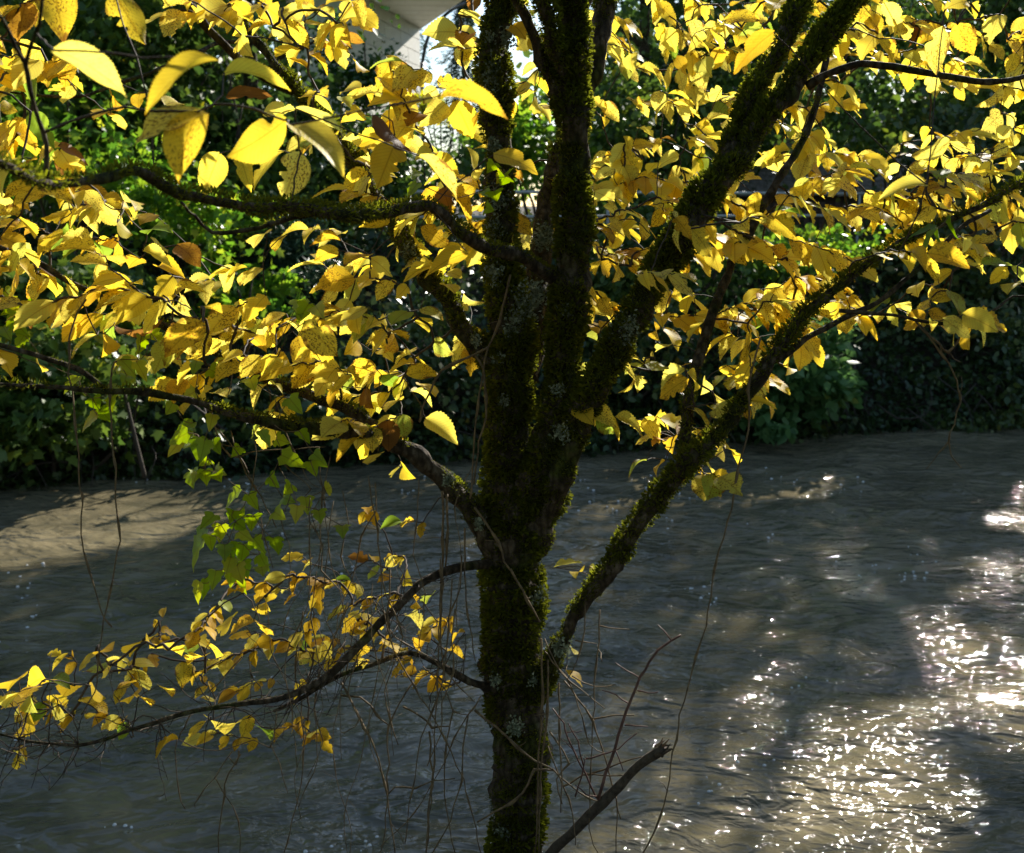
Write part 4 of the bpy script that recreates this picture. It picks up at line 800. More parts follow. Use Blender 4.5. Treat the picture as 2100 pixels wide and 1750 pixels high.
# ------------------------------------------------------------------ leaves that can be told apart: base, tip, breadth, tone (thirds of a 2100-wide picture, from the corner of each ninth)
TRACE = {
(0, 0): """330,310,790,610,230;250,300,0,450,230;-100,430,170,580,160;330,-80,400,270,270,o;700,-60,900,280,240,o;190,690,340,925,250,g;0,770,90,990,150,o;0,640,110,690,110,o
380,470,300,500,70,o;380,460,515,575,70;445,525,385,645,90;440,530,295,570,50;1340,370,905,710,130,o;1380,450,1800,570,130,o;1395,590,1680,600,90,b;1240,680,830,890,170;1225,690,1105,1120,260,o
1750,740,1380,970,235,o;1350,945,1240,1225,225;1480,960,1545,1190,170;1850,940,1740,1240,250;1780,770,2110,1080,170;1820,670,2120,835,70,k;1750,930,1560,1180,120;1620,700,1830,680,90
1140,-10,1000,60,100;1180,30,1215,150,70,o;1350,90,1490,160,120,k;1440,20,1560,150,130,o;1590,10,1760,140,150,o;1500,150,1430,220,90;1490,220,1560,350,110;1680,170,1790,275,100;1750,130,1905,310,100,o
1830,290,1690,350,50,o;1845,300,1785,415,90;1740,50,1870,180,120,k;1960,60,1880,110,80;1970,60,2060,110,90;2000,250,2099,330,90,b;2099,240,2030,380,110,o;860,570,850,670,90,o;690,580,700,680,80,o
1020,650,1110,640,70;670,690,580,740,60,o;680,695,770,805,80;0,1180,-40,1300,120;210,1140,20,1220,90,o;300,1150,440,1260,110;480,1150,690,1240,120,o;520,1180,640,1300,110;100,1200,190,1300,110,o
430,1190,470,1290,100;380,1400,580,1560,180,g;230,1150,430,1240,100,g;440,1310,250,1340,80,o;340,1420,300,1560,110;720,1370,820,1450,90;760,1230,830,1310,40;760,1290,830,1350,40;900,1440,1065,1440,50,g
880,1540,1060,1650,120;1090,1510,1230,1640,120,b;940,1480,1040,1540,60,k;600,1630,680,1720,110;860,1590,790,1650,90,o;980,1640,1140,1720,110,o;730,1490,690,1580,90,o;0,1460,170,1560,110,o
600,1500,640,1590,90,g;1640,1440,1560,1530,60;1750,1450,1690,1550,60,o;2090,1480,1900,1520,80,o;2080,1540,1930,1610,90,o;0,240,40,330,90,o""",
(700, 0): """-20,260,25,430,120;0,230,145,265,60,b;85,370,180,440,60,o;350,410,190,560,110;330,400,440,470,50,b;380,500,450,555,60;300,650,350,760,75,g;380,660,490,610,80;0,600,60,670,70,g
610,590,1035,745,165,o;640,640,480,785,175;700,620,810,855,205,o;490,700,405,785,100,b;590,500,750,530,110,o;580,540,500,640,110;760,300,530,320,60;740,290,760,440,130;720,90,860,100,50;810,100,850,170,60,k
830,-40,790,85,120,b;720,180,830,250,70;200,710,430,940,110,b;150,710,-10,760,110;300,840,110,900,80,o;330,880,220,1160,230,o;0,860,180,980,60,k;80,990,240,1070,35,k;420,870,540,950,110;550,960,725,1080,150
480,960,715,1240,110,k;600,1160,490,1290,130,o;640,1150,680,1320,110,b;650,1170,800,1400,130,o;150,1050,0,1250,200,o;160,1130,190,1240,60;940,950,1205,1070,130,o;935,960,1120,1130,90,b;1000,1330,865,1450,80,o
1010,1340,1175,1450,110,o;1050,1480,1030,1540,50;780,1560,535,1690,130,o;770,1560,895,1640,80,o;450,1480,560,1560,90;490,1400,675,1530,130,o;650,1680,740,1710,70;170,1570,20,1640,60,o;170,1580,80,1680,80
180,1590,315,1710,100;210,1650,155,1720,50,o;290,1350,110,1400,120,o;360,1360,450,1410,70,k;1150,190,1080,310,90;1190,60,1130,130,60;1210,410,1110,470,60;1220,420,1190,530,60;1220,480,1290,620,90,o
1130,505,1060,610,80;1190,560,1110,630,70;1180,620,1240,700,90;1590,260,1590,420,90;1620,270,1740,410,80;1620,90,1780,290,60,o;1790,330,1800,450,100;1600,720,1610,790,60,o;1850,980,1700,1130,130,o
1800,950,1630,990,80,g;1830,790,1920,850,50;1640,940,1540,1050,90;1560,1180,1680,1240,90;1700,1140,1800,1250,90;1680,1040,1560,1120,80;1950,1000,1880,1080,70;2080,960,1940,1040,90,g;1560,1380,1670,1500,50,o
1560,1560,1680,1640,60,g;1600,1600,1560,1700,70,o;1700,1630,1660,1740,60;1780,1640,1840,1720,90,o;1900,1440,1840,1360,80;1980,1300,1900,1400,90;1640,1250,1720,1340,100;1800,1350,1700,1430,100;1640,1400,1740,1460,90""",
(1400, 0): """560,200,310,460,170,o;590,210,570,440,165,o;260,300,160,400,120,o;490,160,340,225,90,g;110,370,180,480,110,g;960,200,960,385,120;1070,140,1110,235,70;1200,210,1100,380,100;1210,240,1290,380,90,o;1240,20,1335,200,130
1110,30,1080,170,130;1400,100,1370,260,130;1600,160,1440,290,110,o;1600,170,1560,465,165,k;1690,150,1790,340,150,o;1400,340,1380,570,140;1520,460,1560,605,110;1750,10,1610,60,80;1770,20,1800,130,80,o;1830,120,1865,200,30
1950,90,1890,280,120;2080,210,1990,260,70,b;2050,330,2000,460,100,o;960,510,910,690,130,o;980,520,1080,690,40,k;760,670,715,805,135,g;1960,530,1800,660,80;1980,530,2000,670,110;2099,560,2040,640,90;1960,700,1840,805,100
1985,700,2000,835,90;760,830,690,870,50,g;770,830,860,930,90;870,850,945,930,30,k;660,920,500,1000,90,o;620,960,480,1040,90,o;560,930,440,1020,80;760,1095,725,1200,90,g;880,940,1000,1070,50,g;1030,1030,1080,1150,70,o
1120,990,1265,1125,70;970,1100,840,1210,80;980,1110,930,1215,50,k;990,1120,1030,1220,50,k;1640,880,1410,960,100;1650,880,1770,920,60,k;1500,1135,1195,1240,115;1590,1150,1420,1220,90,o;1900,1160,1740,1310,120,o
1830,1150,1935,1245,80,o;1910,1245,1965,1385,130,g;1970,1250,2010,1350,70;1230,1300,1140,1400,105,o;1170,1285,990,1390,40,o;1240,1310,1280,1400,70;1720,1460,1720,1570,80;1680,1470,1650,1520,40,o;1750,1460,1840,1610,50
1840,1630,2030,1640,60,g;2000,1650,1890,1749,100;2060,1640,2099,1740,90,g;440,1190,460,1340,105,o;500,1340,600,1480,80;430,1440,430,1600,90;490,1490,560,1640,70;310,1500,300,1570,60,o;800,1510,610,1605,60,g
830,1560,720,1640,80,k;850,1600,880,1745,100,o;900,1600,1030,1670,60;680,1710,620,1749,60,o;1340,1020,1230,1080,80;1560,950,1460,1060,110;1700,980,1600,1080,120;1800,960,1720,1060,110,g;1900,1000,1820,1120,110;1680,1080,1570,1130,90
2000,900,1900,960,100;2060,960,1980,1060,110;1500,1000,1370,1100,110;1640,1250,1560,1340,90;1560,1280,1380,1390,100;1660,1200,1600,1300,90;2080,840,1960,900,90,g;350,1130,330,1170,60,k;120,30,140,140,70;60,120,100,280,100
280,100,200,190,100;360,170,330,290,90;150,220,30,330,100;480,20,430,110,80;600,0,540,70,100;150,600,90,660,120;260,640,180,740,110,g;240,550,130,610,100;480,430,560,560,80;620,450,500,640,80""",
(0, 583.6): """300,-60,190,140,110;430,-30,425,80,90;640,305,625,450,110,o;600,310,440,460,60;230,490,260,540,30;-40,390,70,575,110,o;930,100,790,230,120,g;1060,-50,960,90,130,o;1110,80,1180,150,80;720,260,1000,210,50,b
1240,230,1010,450,190,o;1250,240,1090,470,80,b;1280,300,1160,500,130;1450,290,1380,470,110,k;1420,450,1400,570,90,o;1260,480,1090,630,60;1520,100,1440,250,90;1510,90,1670,130,50,o;1760,180,1610,270,50;1700,270,1590,370,110
1800,230,1850,310,90,k;1870,235,2080,445,210,o;1830,320,1850,565,150,o;1960,160,2110,260,120;2060,520,1940,690,140;1640,620,1560,780,80;1650,615,1740,680,30,k;1400,690,1300,670,50;1260,620,1150,700,40;1180,720,1130,800,50
1060,150,1180,210,90,k;1000,60,1060,180,110,o;1330,330,1200,470,120;1560,330,1640,420,100,o;1700,420,1800,520,120,o;1480,440,1560,520,90;1940,420,2060,520,120,o;2080,620,2030,760,60,o;1240,140,1370,180,60,o;1080,30,1280,60,90,o""",
(700, 583.6): """130,180,-10,310,150;270,200,190,250,80;410,170,310,250,90,g;470,200,540,295,100;570,350,690,430,90,g;410,560,600,550,95,o;490,150,625,222,60,g;250,560,370,650,90,g;180,470,70,585,120,o;150,640,200,760,90,b
380,570,340,720,80;480,610,580,690,50,o;430,660,560,760,40,k;360,710,275,785,40;150,730,235,800,70,g;520,830,715,985,150;290,900,360,1030,90,o;270,910,200,980,60;140,930,110,1080,80;230,1040,165,1110,60;360,1110,310,1190,30
380,1120,455,1190,80;400,870,340,910,60;750,60,890,112,60;760,80,740,155,50,o;640,0,700,55,60;1530,80,1530,130,60;1490,200,1670,210,60;1490,230,1580,300,60,o;1600,270,1690,260,60;1490,320,1580,350,50,g;1540,500,1440,580,100,g
2000,30,1960,200,100;2030,60,2110,120,90;1960,270,1960,350,50,o;1990,270,2070,410,60;2030,370,1930,420,40;1860,500,1740,560,60,g;1820,560,1820,672,100,g;1900,530,2020,520,50,g;1800,570,1690,670,40;2040,540,2080,655,120,o
1920,450,1890,510,40;1880,1080,1770,1190,40,g;1990,1090,1940,1180,25,o;1950,910,1810,990,50;2050,930,2040,1050,90,o;2000,960,1910,1000,40,b;1310,1740,1480,1715,40;100,350,20,430,110,o;330,320,260,420,90,o;240,400,320,480,100;300,570,200,640,90,o""",
(1400, 583.6): """480,30,380,130,80;590,0,500,110,110;700,20,690,110,90,o;680,110,620,215,110;620,210,660,320,90;290,150,240,260,90;330,160,390,290,60;50,60,20,190,80;70,90,120,170,50;130,230,30,360,40;300,310,140,440,50,o
340,330,230,470,80,k;390,340,300,480,60;540,200,430,280,70,g;480,400,360,530,60;490,430,470,520,60,k;720,360,715,530,110;770,350,860,510,100;620,500,630,560,40;740,270,720,340,50;830,140,740,160,50;940,110,950,240,100,o
1030,190,1010,305,100;900,180,850,220,50,k;1050,50,1100,140,80;1000,60,950,110,60;1250,120,1140,190,70,g;1290,130,1330,260,70,g;1300,120,1400,170,60;1400,190,1390,270,60,g;1150,200,1200,240,50;1600,40,1560,120,60
1640,40,1710,190,70,g;1440,0,1450,80,100;1540,0,1550,90,50;1740,270,1760,405,70,o;1780,250,1850,390,40;2050,-10,2000,60,70,g;290,560,190,640,40,g;350,560,290,650,100,g;140,590,110,680,80;180,660,230,770,50,k;490,700,440,770,30,o
510,700,540,830,40,o;240,1000,200,1050,80;270,1010,340,1120,40,o;30,1120,30,1210,65,o;90,1100,95,1160,45,o;130,1100,185,1210,20,g;90,930,70,1030,80,k;600,300,560,400,90;560,60,500,170,90,k;660,250,610,330,80""",
(0, 1166.7): """130,670,50,760,60,o;280,680,160,740,120,o;170,870,70,1040,70,o;490,800,660,890,60,o;430,900,400,970,60;340,900,410,960,60,g;590,510,490,630,50,o;620,510,690,500,50,o;640,630,530,630,50,g;690,590,630,630,50
820,590,960,600,60,k;800,600,730,650,60;810,615,920,755,80,k;660,575,800,590,15;880,440,800,550,70,o;900,450,920,490,30,o;840,700,710,760,40,o;980,720,1060,790,40;1130,570,1120,735,110,o;1240,450,1160,530,70,g
1260,540,1150,590,50;1280,560,1410,590,50;1260,640,1180,720,30,o;1430,300,1320,360,70,o;1560,320,1410,410,60,o;1600,340,1640,410,60,o;1630,170,1540,250,60,o;1490,150,1400,170,25,o;840,780,790,830,30,o;850,790,930,850,30,o
1090,1050,960,1170,35,o;1260,940,1160,1050,50,o;1290,930,1330,990,60;1450,950,1380,1020,60;1540,900,1490,1040,110,o;1600,970,1680,990,50,g;1890,690,1810,840,60,o;1850,390,1820,490,90;960,480,1060,500,60;1040,500,1120,540,70,o
1180,450,1290,500,80,o;1290,460,1330,550,50,o;230,720,140,800,90,o;320,780,400,850,80,o;200,760,230,880,80,g;360,840,330,930,90;120,760,30,860,60,g;460,720,380,800,90,o;560,720,650,800,60,o;300,700,430,740,70,g""",
(700, 1166.7): """390,20,440,105,70,o;20,80,100,170,80,o;400,290,520,410,90,k;100,290,0,400,150,o;200,300,120,390,110,o;160,470,60,560,110,o;430,540,310,670,50,o;280,440,340,520,70,o;540,450,480,530,70,o;560,160,520,220,50,g
760,390,680,470,30,o;650,510,760,560,60,o;1560,0,1500,120,90;1480,20,1445,60,40;1570,5,1640,30,30;1380,620,1480,730,50,o;480,180,500,250,40,o;1405,480,1435,525,25,k""",
}
TONE = {'y': (.30, .82), 'o': (.12, .40), 'b': (.0, .09), 'g': (.86, .955), 'k': (.62, .84)}
CAMP = np.array([0, 0, CAM_Z])
LEAVES = []      # dict: base, axis*len, normal, shape, tint
def chord(k):
    V = SHAPES[k][0]; c = V[-3] - V[2]; return c
def leaf(base, vec, normal, shape, tint):
    LEAVES.append((np.asarray(base), np.asarray(vec), np.asarray(normal), shape, float(tint)))
def facing(base, vec, ratio):
    """normal for a leaf whose breadth shows as `ratio` of the full breadth"""
    a = vec / np.linalg.norm(vec); n = CAMP - base; n /= np.linalg.norm(n); n -= a * (n @ a); n /= np.linalg.norm(n) + 1e-9
    if n[2] < 0: n = -n
    rho = math.acos(min(1, max(.12, ratio))) * random.choice((-1, 1)); s = np.cross(a, n)
    m1 = n * math.cos(rho) + s * math.sin(rho)
    if m1[2] < 0 and random.random() < .75: m1 = n * math.cos(rho) - s * math.sin(rho)
    return m1
def local_depth(u, v):
    """about how far away the crown is in this direction"""
    d = np.interp(u, [0, 400, 800, 1100, 1400, 2100], [3.1, 3.3, 3.6, 3.8, 3.7, 3.6])
    if v < 330 and u > 1150: d += .5
    return d
for (ox, oy), s in TRACE.items():
    for e in s.replace('\n', ';').split(';'):
        f = e.split(','); bx, by, tx, ty, w = [float(a) / 3 for a in f[:5]]; tn = f[5] if len(f) > 5 else 'y'
        bu, bv, tu, tv = ox + bx, oy + by, ox + tx, oy + ty; L = math.hypot(tu - bu, tv - bv)
        size = max(L, w * 1.25)
        if size > 92: d = .125 * FPX / size * random.uniform(.96, 1.06)
        else: d = local_depth(bu, bv) + random.uniform(-.28, .28)
        b = P(bu, bv, d); t = P(tu, tv, d); pl = np.linalg.norm(t - b)
        real = max(pl * 1.02, random.uniform(.078, .118) if size < 92 else pl * 1.05)
        out = math.sqrt(max(0, real ** 2 - pl ** 2)); vd = (b - CAMP) / np.linalg.norm(b - CAMP)
        vec = (t - b) + vd * out * random.choice((-1, 1, 1))
        ratio = w / (.70 * max(L, real * FPX / d * .9))
        k = random.choice((10, 11, 7)) if (w < .28 * L and size < 92 and random.random() < .6) else (random.choice((12, 13, 14, 15, 16)) if size > 92 else random.randrange(10))
        lo, hi = TONE[tn]; leaf(b, vec, facing(b, vec, ratio), k, random.uniform(lo, hi))
NTRACED = len(LEAVES)
# the rest of the crown, by how thickly it is leaved (cells of 70)
DENS = ["110014466630002021268886667864", "110000045311141312788855777535", "221201012346654132266765311322", "321200011246543021244643310023", "430000113455431313665335533677",
        "443210000124455241477334447887", "665531002355552414762443246643", "777653022555441204643554322123", "456565111233120002233355432211", "111157657766650002121354211100",
        "100136656677400001222332000000", "000002223344300001222200000000", "000000000134310000022000000000", "000000000012100000011000000000", "000000000000000000000000000000",
        "000000001231000000000000000000", "000000024453000000000000000000", "000000023453100000000000000000", "000112445665310000000000000000", "023333323433320000000000000000", "454112112100000000000000000000", "221001343220000000000000000000"]
ANCH = []
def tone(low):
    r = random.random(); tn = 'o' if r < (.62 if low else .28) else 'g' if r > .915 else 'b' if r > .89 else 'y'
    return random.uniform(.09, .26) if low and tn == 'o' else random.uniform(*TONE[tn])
CARRY = [0.0]
def fill(u, v, n):
    """sprays: leaves set alternately along a short drooping twig"""
    CARRY[0] += n
    while CARRY[0] > 3:
        m = random.randint(4, 8); CARRY[0] -= m
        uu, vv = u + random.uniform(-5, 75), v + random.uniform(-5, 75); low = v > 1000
        d = local_depth(uu, vv) + random.gauss(0, .25)
        if u > 1150 and v < 350: d += random.uniform(0, .8)
        c = P(uu, vv, d); sgn = 1 if uu > 1050 else -1
        tw = np.array([sgn * random.uniform(-.1, 1), random.gauss(0, .45), random.uniform(-.12 if low else -.35, .3)]); tw /= np.linalg.norm(tw)
        side = np.cross(tw, [0, 0, 1]); side /= np.linalg.norm(side); sp = .024 if low else .029
        tilt = np.array([random.gauss(0, .25), -random.uniform(.1, .9), 1.0])
        for i in range(m):
            x = (i - m / 2) * sp; b = c + tw * x + np.array([0, 0, -.5 * x * x]) + RNG.normal(size=3) * .004
            s = side * (1 if i % 2 else -1); ax = tw * random.uniform(.35, .75) + s * random.uniform(.3, .8) + np.array([0, 0, -random.uniform(.15, .95)])
            if i == m - 1: ax = tw + np.array([0, 0, -.4])
            ax /= np.linalg.norm(ax); L = (random.uniform(.055, .08) if low else random.uniform(.088, .136)) * (.8 + .25 * i / m)
            nn = tilt + RNG.normal(size=3) * .3; nn -= ax * (nn @ ax); nn /= np.linalg.norm(nn)
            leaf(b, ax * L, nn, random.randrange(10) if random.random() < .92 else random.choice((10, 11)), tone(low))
for r, row in enumerate(DENS):
    for c, ch in enumerate(row):
        n = int(ch) * (1.35 if r > 13 else 1.5 if c > 16 else .86); fill(c * 70, r * 70, n)
for r in range(-4, 0):              # the crown goes on above and beside the picture
    for c in range(-3, 33):
        n = 1.3 if r > -3 else .8; fill(c * 70, r * 70, n)
for r in range(0, 12):
    for c in (-2, -1, 30, 31): fill(c * 70, r * 70, 1.5)

# ------------------------------------------------------------------ twigs: join every leaf to the nearest wood
base = np.array([l[0] for l in LEAVES]); NB = len(base)
skp = np.array([s[0] for s in SK]); done = np.zeros(NB, bool)
dist = np.full(NB, 1e9); par = np.full(NB, -1); parpos = np.zeros((NB, 3))
for i in range(NB):
    dd = np.linalg.norm(skp - base[i], axis=1) * 1.0; j = int(dd.argmin()); dist[i] = dd[j]; parpos[i] = skp[j]
order = []
for _ in range(NB):
    i = int(np.where(done, 1e9, dist).argmin()); done[i] = True; order.append(i)
    dd = np.linalg.norm(base - base[i], axis=1) * 1.05; up = (~done) & (dd < dist); dist[up] = dd[up]; par[up] = i; parpos[up] = base[i]
cnt = np.ones(NB)
for i in reversed(order):
    if par[i] >= 0: cnt[par[i]] += cnt[i]
B = MB()
for i in order:
    a, b = parpos[i], base[i]; ln = np.linalg.norm(b - a)
    if ln < .004: continue
    r1 = .0008 + .00062 * math.sqrt(cnt[i]); r0 = .0008 + .00062 * math.sqrt(cnt[par[i]] if par[i] >= 0 else cnt[i] + 2); r1 = min(r1, .0036); r0 = min(r0, r1 * 1.4)
    sag = np.array([0, 0, random.uniform(-.02, .10) * min(ln, .25)]) + RNG.normal(size=3) * min(ln, .15) * .07
    q = catmull([a, a * .6 + b * .4 + sag, b], max(.02, ln / 7)); q[1:-1] += RNG.normal(size=(len(q) - 2, 3)) * .0016
    B.tube(q, np.linspace(r0, r1, len(q)), 5, cap=False)
# bare twigs among the lower branches
low = [a for a, b in SK if project(a)[1] > 1180 and project(a)[0] < 960 and b < .016]
for k in range(120):
    a = low[random.randrange(len(low))]; dr = np.array([random.gauss(-.4, .7), random.gauss(0, .5), random.gauss(.1, .7)]); dr /= np.linalg.norm(dr); ln = random.uniform(.06, .24)
    q = catmull([a, a + dr * ln * .5 + RNG.normal(size=3) * .015, a + dr * ln + RNG.normal(size=3) * .03], .02); q[1:-1] += RNG.normal(size=(len(q) - 2, 3)) * .002; B.tube(q, np.linspace(.0018, .0008, len(q)), 4)
    for _ in range(random.randint(1, 3)):
        c = q[random.randrange(1, len(q))]; e = c + RNG.normal(size=3) * .035; B.tube([c, (c + e) / 2 + RNG.normal(size=3) * .004, e], [.0011, .001, .0006], 4)
o = child(B.build('twigs', M['twig'], None, True), elm); o['kind'] = 'stuff'

# ------------------------------------------------------------------ set the leaves: the 300 that show largest one by one, the rest joined
def leaf_frame(l):
    b, vec, n, k, t = l; V = SHAPES[k][0]; c = V[-3] - V[2]; c = np.array([0, c[1], c[2]]); cl = np.linalg.norm(c); c /= cl
    a = vec / np.linalg.norm(vec); n = n - a * (n @ a); n /= np.linalg.norm(n) + 1e-9; s = np.cross(a, n); L = np.linalg.norm(vec) / cl
    # columns: images of local x, y, z
    Mx = np.stack([s, a * c[1] - n * c[2], a * c[2] + n * c[1]], 1) * L
    return Mx
import mathutils
size = []
for l in LEAVES:
    b, vec, n, k, t = l; u1, v1, d1 = project(b); u2, v2, d2 = project(b + vec); inside = -30 < (u1 + u2) / 2 < 2130 and -30 < (v1 + v2) / 2 < 1780
    vd = (b - CAMP) / np.linalg.norm(b - CAMP); size.append((math.hypot(u2 - u1, v2 - v1) * (abs(n @ vd) + .2) if inside else 0))
rank = np.argsort(-np.array(size)); single = set(int(i) for i in rank[:300])
FV, FF, FT, FU, n0 = [], [], [], [], 0
for i, l in enumerate(LEAVES):
    b, vec, n, k, t = l; Mx = leaf_frame(l)
    if i in single:
        ob = bpy.data.objects.new('leaf', leaf_me[k]); COL.objects.link(ob); ob.parent = elm; ob['tint'] = t
        m4 = mathutils.Matrix.Identity(4)
        for r in range(3):
            for c in range(3): m4[r][c] = Mx[r, c]
            m4[r][3] = b[r] - elm.location[r]
        ob.matrix_basis = m4
    else:
        V, F, UV = SHAPES[k]; FV.append(V @ Mx.T + b); FF.append(F + n0); n0 += len(V); FT.append(np.full(len(F), t)); FU.append(UV)
o = child(mesh('foliage', np.vstack(FV), np.vstack(FF), M['elm_leaf'], None, True, tint=np.concatenate(FT), uv=np.vstack(FU)), elm); o['kind'] = 'stuff'

# ------------------------------------------------------------------ climbers
def vine_leaf_mesh(seed, lob=1.0):
    """three-lobed toothed leaf"""
    r = random.Random(seed); o = [(.0, 0), (.20, -.06), (.36, .06), (.44, .24 * lob), (.27, .34), (.30, .52), (.22, .66), (.12, .84), (0, 1.06)]
    o = [(x * r.uniform(.92, 1.08), y + r.uniform(-.02, .02)) for x, y in o]; o[0] = (0, 0); o[-1] = (0, 1.06)
    n = len(o); V, UV = [], []
    for x, y in o: V.append((0, max(y, 0) if x else y, -.18 * y * y)); UV.append((.5, y))
    for sgn in (1, -1):
        for x, y in o: V.append((sgn * x, y, .22 * abs(x) - .18 * y * y + .02 * math.sin(12 * y + seed))); UV.append((.5 + sgn * x, y))
    F = []
    for i in range(n - 1): F += [(i, n + i, n + i + 1, i + 1), (i, i + 1, 2 * n + i + 1, 2 * n + i)]
    return np.array(V), np.array(F), np.array(UV)
VSH = [vine_leaf_mesh(s, l) for s, l in ((1, 1), (2, .8), (3, 1.15), (4, .5), (5, .95))]
vme = []
for V, F, UV in VSH:
    o = mesh('vine_blade', V, F, M['vine_leaf'], None, True, uv=UV); vme.append(o.data); bpy.data.objects.remove(o)
VL = {(0, 583.6): """610,770,670,822,60;600,800,490,890,60;570,700,600,755,50;690,690,680,770,50;740,460,840,550,90;840,480,900,575,80;480,570,400,640,45;850,460,910,452,40;150,310,100,390,80;870,320,860,420,60;930,300,990,335,50;780,560,760,610,50;660,640,800,640,40
60,100,110,160,90;110,170,40,260,90;90,230,150,300,70;170,120,240,190,70;30,40,80,120,60;20,260,60,330,70
1190,850,1080,910,60;1310,800,1290,890,80;1140,940,1020,1050,110;1200,930,1150,985,80;1260,960,1240,1075,90;1310,960,1350,1035,90;1280,1070,1240,1105,60;1260,1140,1270,1222,70;1210,1150,1200,1192,50;1330,1160,1350,1195,50;1480,1000,1430,1055,80
1600,900,1670,990,70;1780,700,1850,785,90;1540,580,1560,632,50;1730,1050,1880,1115,120;1940,1050,1995,1115,60;1910,1090,1940,1165,70;1480,1260,1370,1365,60;1530,1290,1580,1375,80;1320,1420,1250,1475,60;1270,1500,1170,1665,70;1290,1540,1300,1625,70
1360,1480,1350,1575,90;1440,1390,1420,1455,70;1740,1310,1800,1335,60;1830,1360,1820,1445,70;1880,1310,1890,1395,80;1690,1400,1740,1435,60;1960,1390,1970,1450,60;2000,1260,2060,1240,60;1470,1520,1550,1575,80;1400,1600,1430,1690,90;1500,1600,1480,1720,100
1560,1560,1620,1640,80;1420,1680,1400,1750,80;1500,1700,1520,1800,80;1600,1660,1640,1760,70;1680,1560,1720,1640,60;1450,1460,1500,1500,60;1560,1420,1540,1500,60;1200,660,1140,690,60;1060,730,1040,780,40;1700,950,1760,970,60;1840,900,1900,960,60
1290,520,1350,560,60;1210,470,1190,540,60;1660,1180,1700,1240,50;1790,1230,1760,1290,50;1840,100,1850,190,100;1900,120,1830,220,90;1940,130,1980,190,70""",
 (0, 1166.7): """1230,80,1200,215,70;1260,60,1265,190,70;1330,10,1310,105,80;1420,0,1425,105,80;1460,-20,1480,70,70;1610,-10,1615,20,40""",
 (700, 0): """940,1000,910,1045,60;1000,1070,970,1110,40;1010,1090,990,1120,40;940,1180,950,1215,40;890,1280,920,1290,40;470,1130,400,1210,60;460,1050,440,1090,60;1020,1080,1000,1050,30;880,1170,900,1200,40""",
 (1400, 0): """1560,1400,1390,1440,60,d;1560,1410,1440,1580,60,d;1570,1410,1590,1570,35,d;1640,1330,1672,1480,50,d"""}
vine = empty('leafy_vine', P(560, 870, 3.1), 'green leaved climbing vine trailing from the lower left limb', 'vine')
sidev = empty('leafy_vine', P(1910, 470, 3.3), 'dark olive vine sprig hanging from the right branch', 'vine')
upv = empty('leafy_vine', P(1010, 380, 3.2), 'small green vine sprig climbing the upright left stem', 'vine')
nodes = {id(vine): [], id(sidev): [], id(upv): []}
for (ox, oy), s in VL.items():
    for e in s.replace('\n', ';').split(';'):
      f0 = e.split(',')
      for rep in range(2 if ox == 0 and random.random() < .22 else 1):
        f = f0; bx, by, tx, ty, w = [float(a) / 3 for a in f[:5]]; root = sidev if len(f) > 5 else (upv if ox == 700 else vine)
        if rep: jx, jy = random.gauss(0, 16), random.gauss(0, 14); bx += jx; by += jy; tx += jx + random.gauss(0, 10); ty += jy + random.gauss(0, 10)
        d = (3.12 if root is vine else 3.28 if root is sidev else 3.25) + random.uniform(-.12, .12); b = P(ox + bx, oy + by, d); t = P(ox + tx, oy + ty, d); pl = np.linalg.norm(t - b)
        real = max(pl, random.uniform(.048, .07)); vd = (b - CAMP) / np.linalg.norm(b - CAMP); vec = (t - b) + vd * math.sqrt(max(0, real ** 2 - pl ** 2)) * random.choice((-1, 1))
        k = random.randrange(5) if root is not sidev else 3
        a = vec / np.linalg.norm(vec); n = facing(b, vec, w / (.8 * max(math.hypot(tx - bx, ty - by), 1))); n -= a * (n @ a); n /= np.linalg.norm(n); sd = np.cross(a, n); Mx = np.stack([sd * (1 if root is not sidev else .6), a, n], 1) * real
        ob = bpy.data.objects.new('leaf', vme[k]); COL.objects.link(ob); ob.parent = root; ob['tint'] = random.uniform(.3, .95) if root is not sidev else random.uniform(0, .2)
        m4 = mathutils.Matrix.Identity(4)
        for r in range(3):
            for c in range(3): m4[r][c] = Mx[r, c]
            m4[r][3] = b[r] - root.location[r]
        ob.matrix_basis = m4; nodes[id(root)].append(b)
for root in (vine, sidev, upv):     # thin green stems joining the leaves
    q = nodes[id(root)]; B = MB(); con = [np.array(root.location)]; rest = list(q)
    while rest:
        best = min(((np.linalg.norm(r - c), i, j) for i, r in enumerate(rest) for j, c in enumerate(con)), key=lambda x: x[0]); r = rest.pop(best[1]); c = con[best[2]]; con.append(r)
        if best[0] > .003:
            z = catmull([c, (c + r) / 2 + [0, 0, -.12 * best[0]] + RNG.normal(size=3) * .006, r], .02); B.tube(z, .0012, 4, cap=False)
    child(B.build('stem', M['stem'], None, True), root)

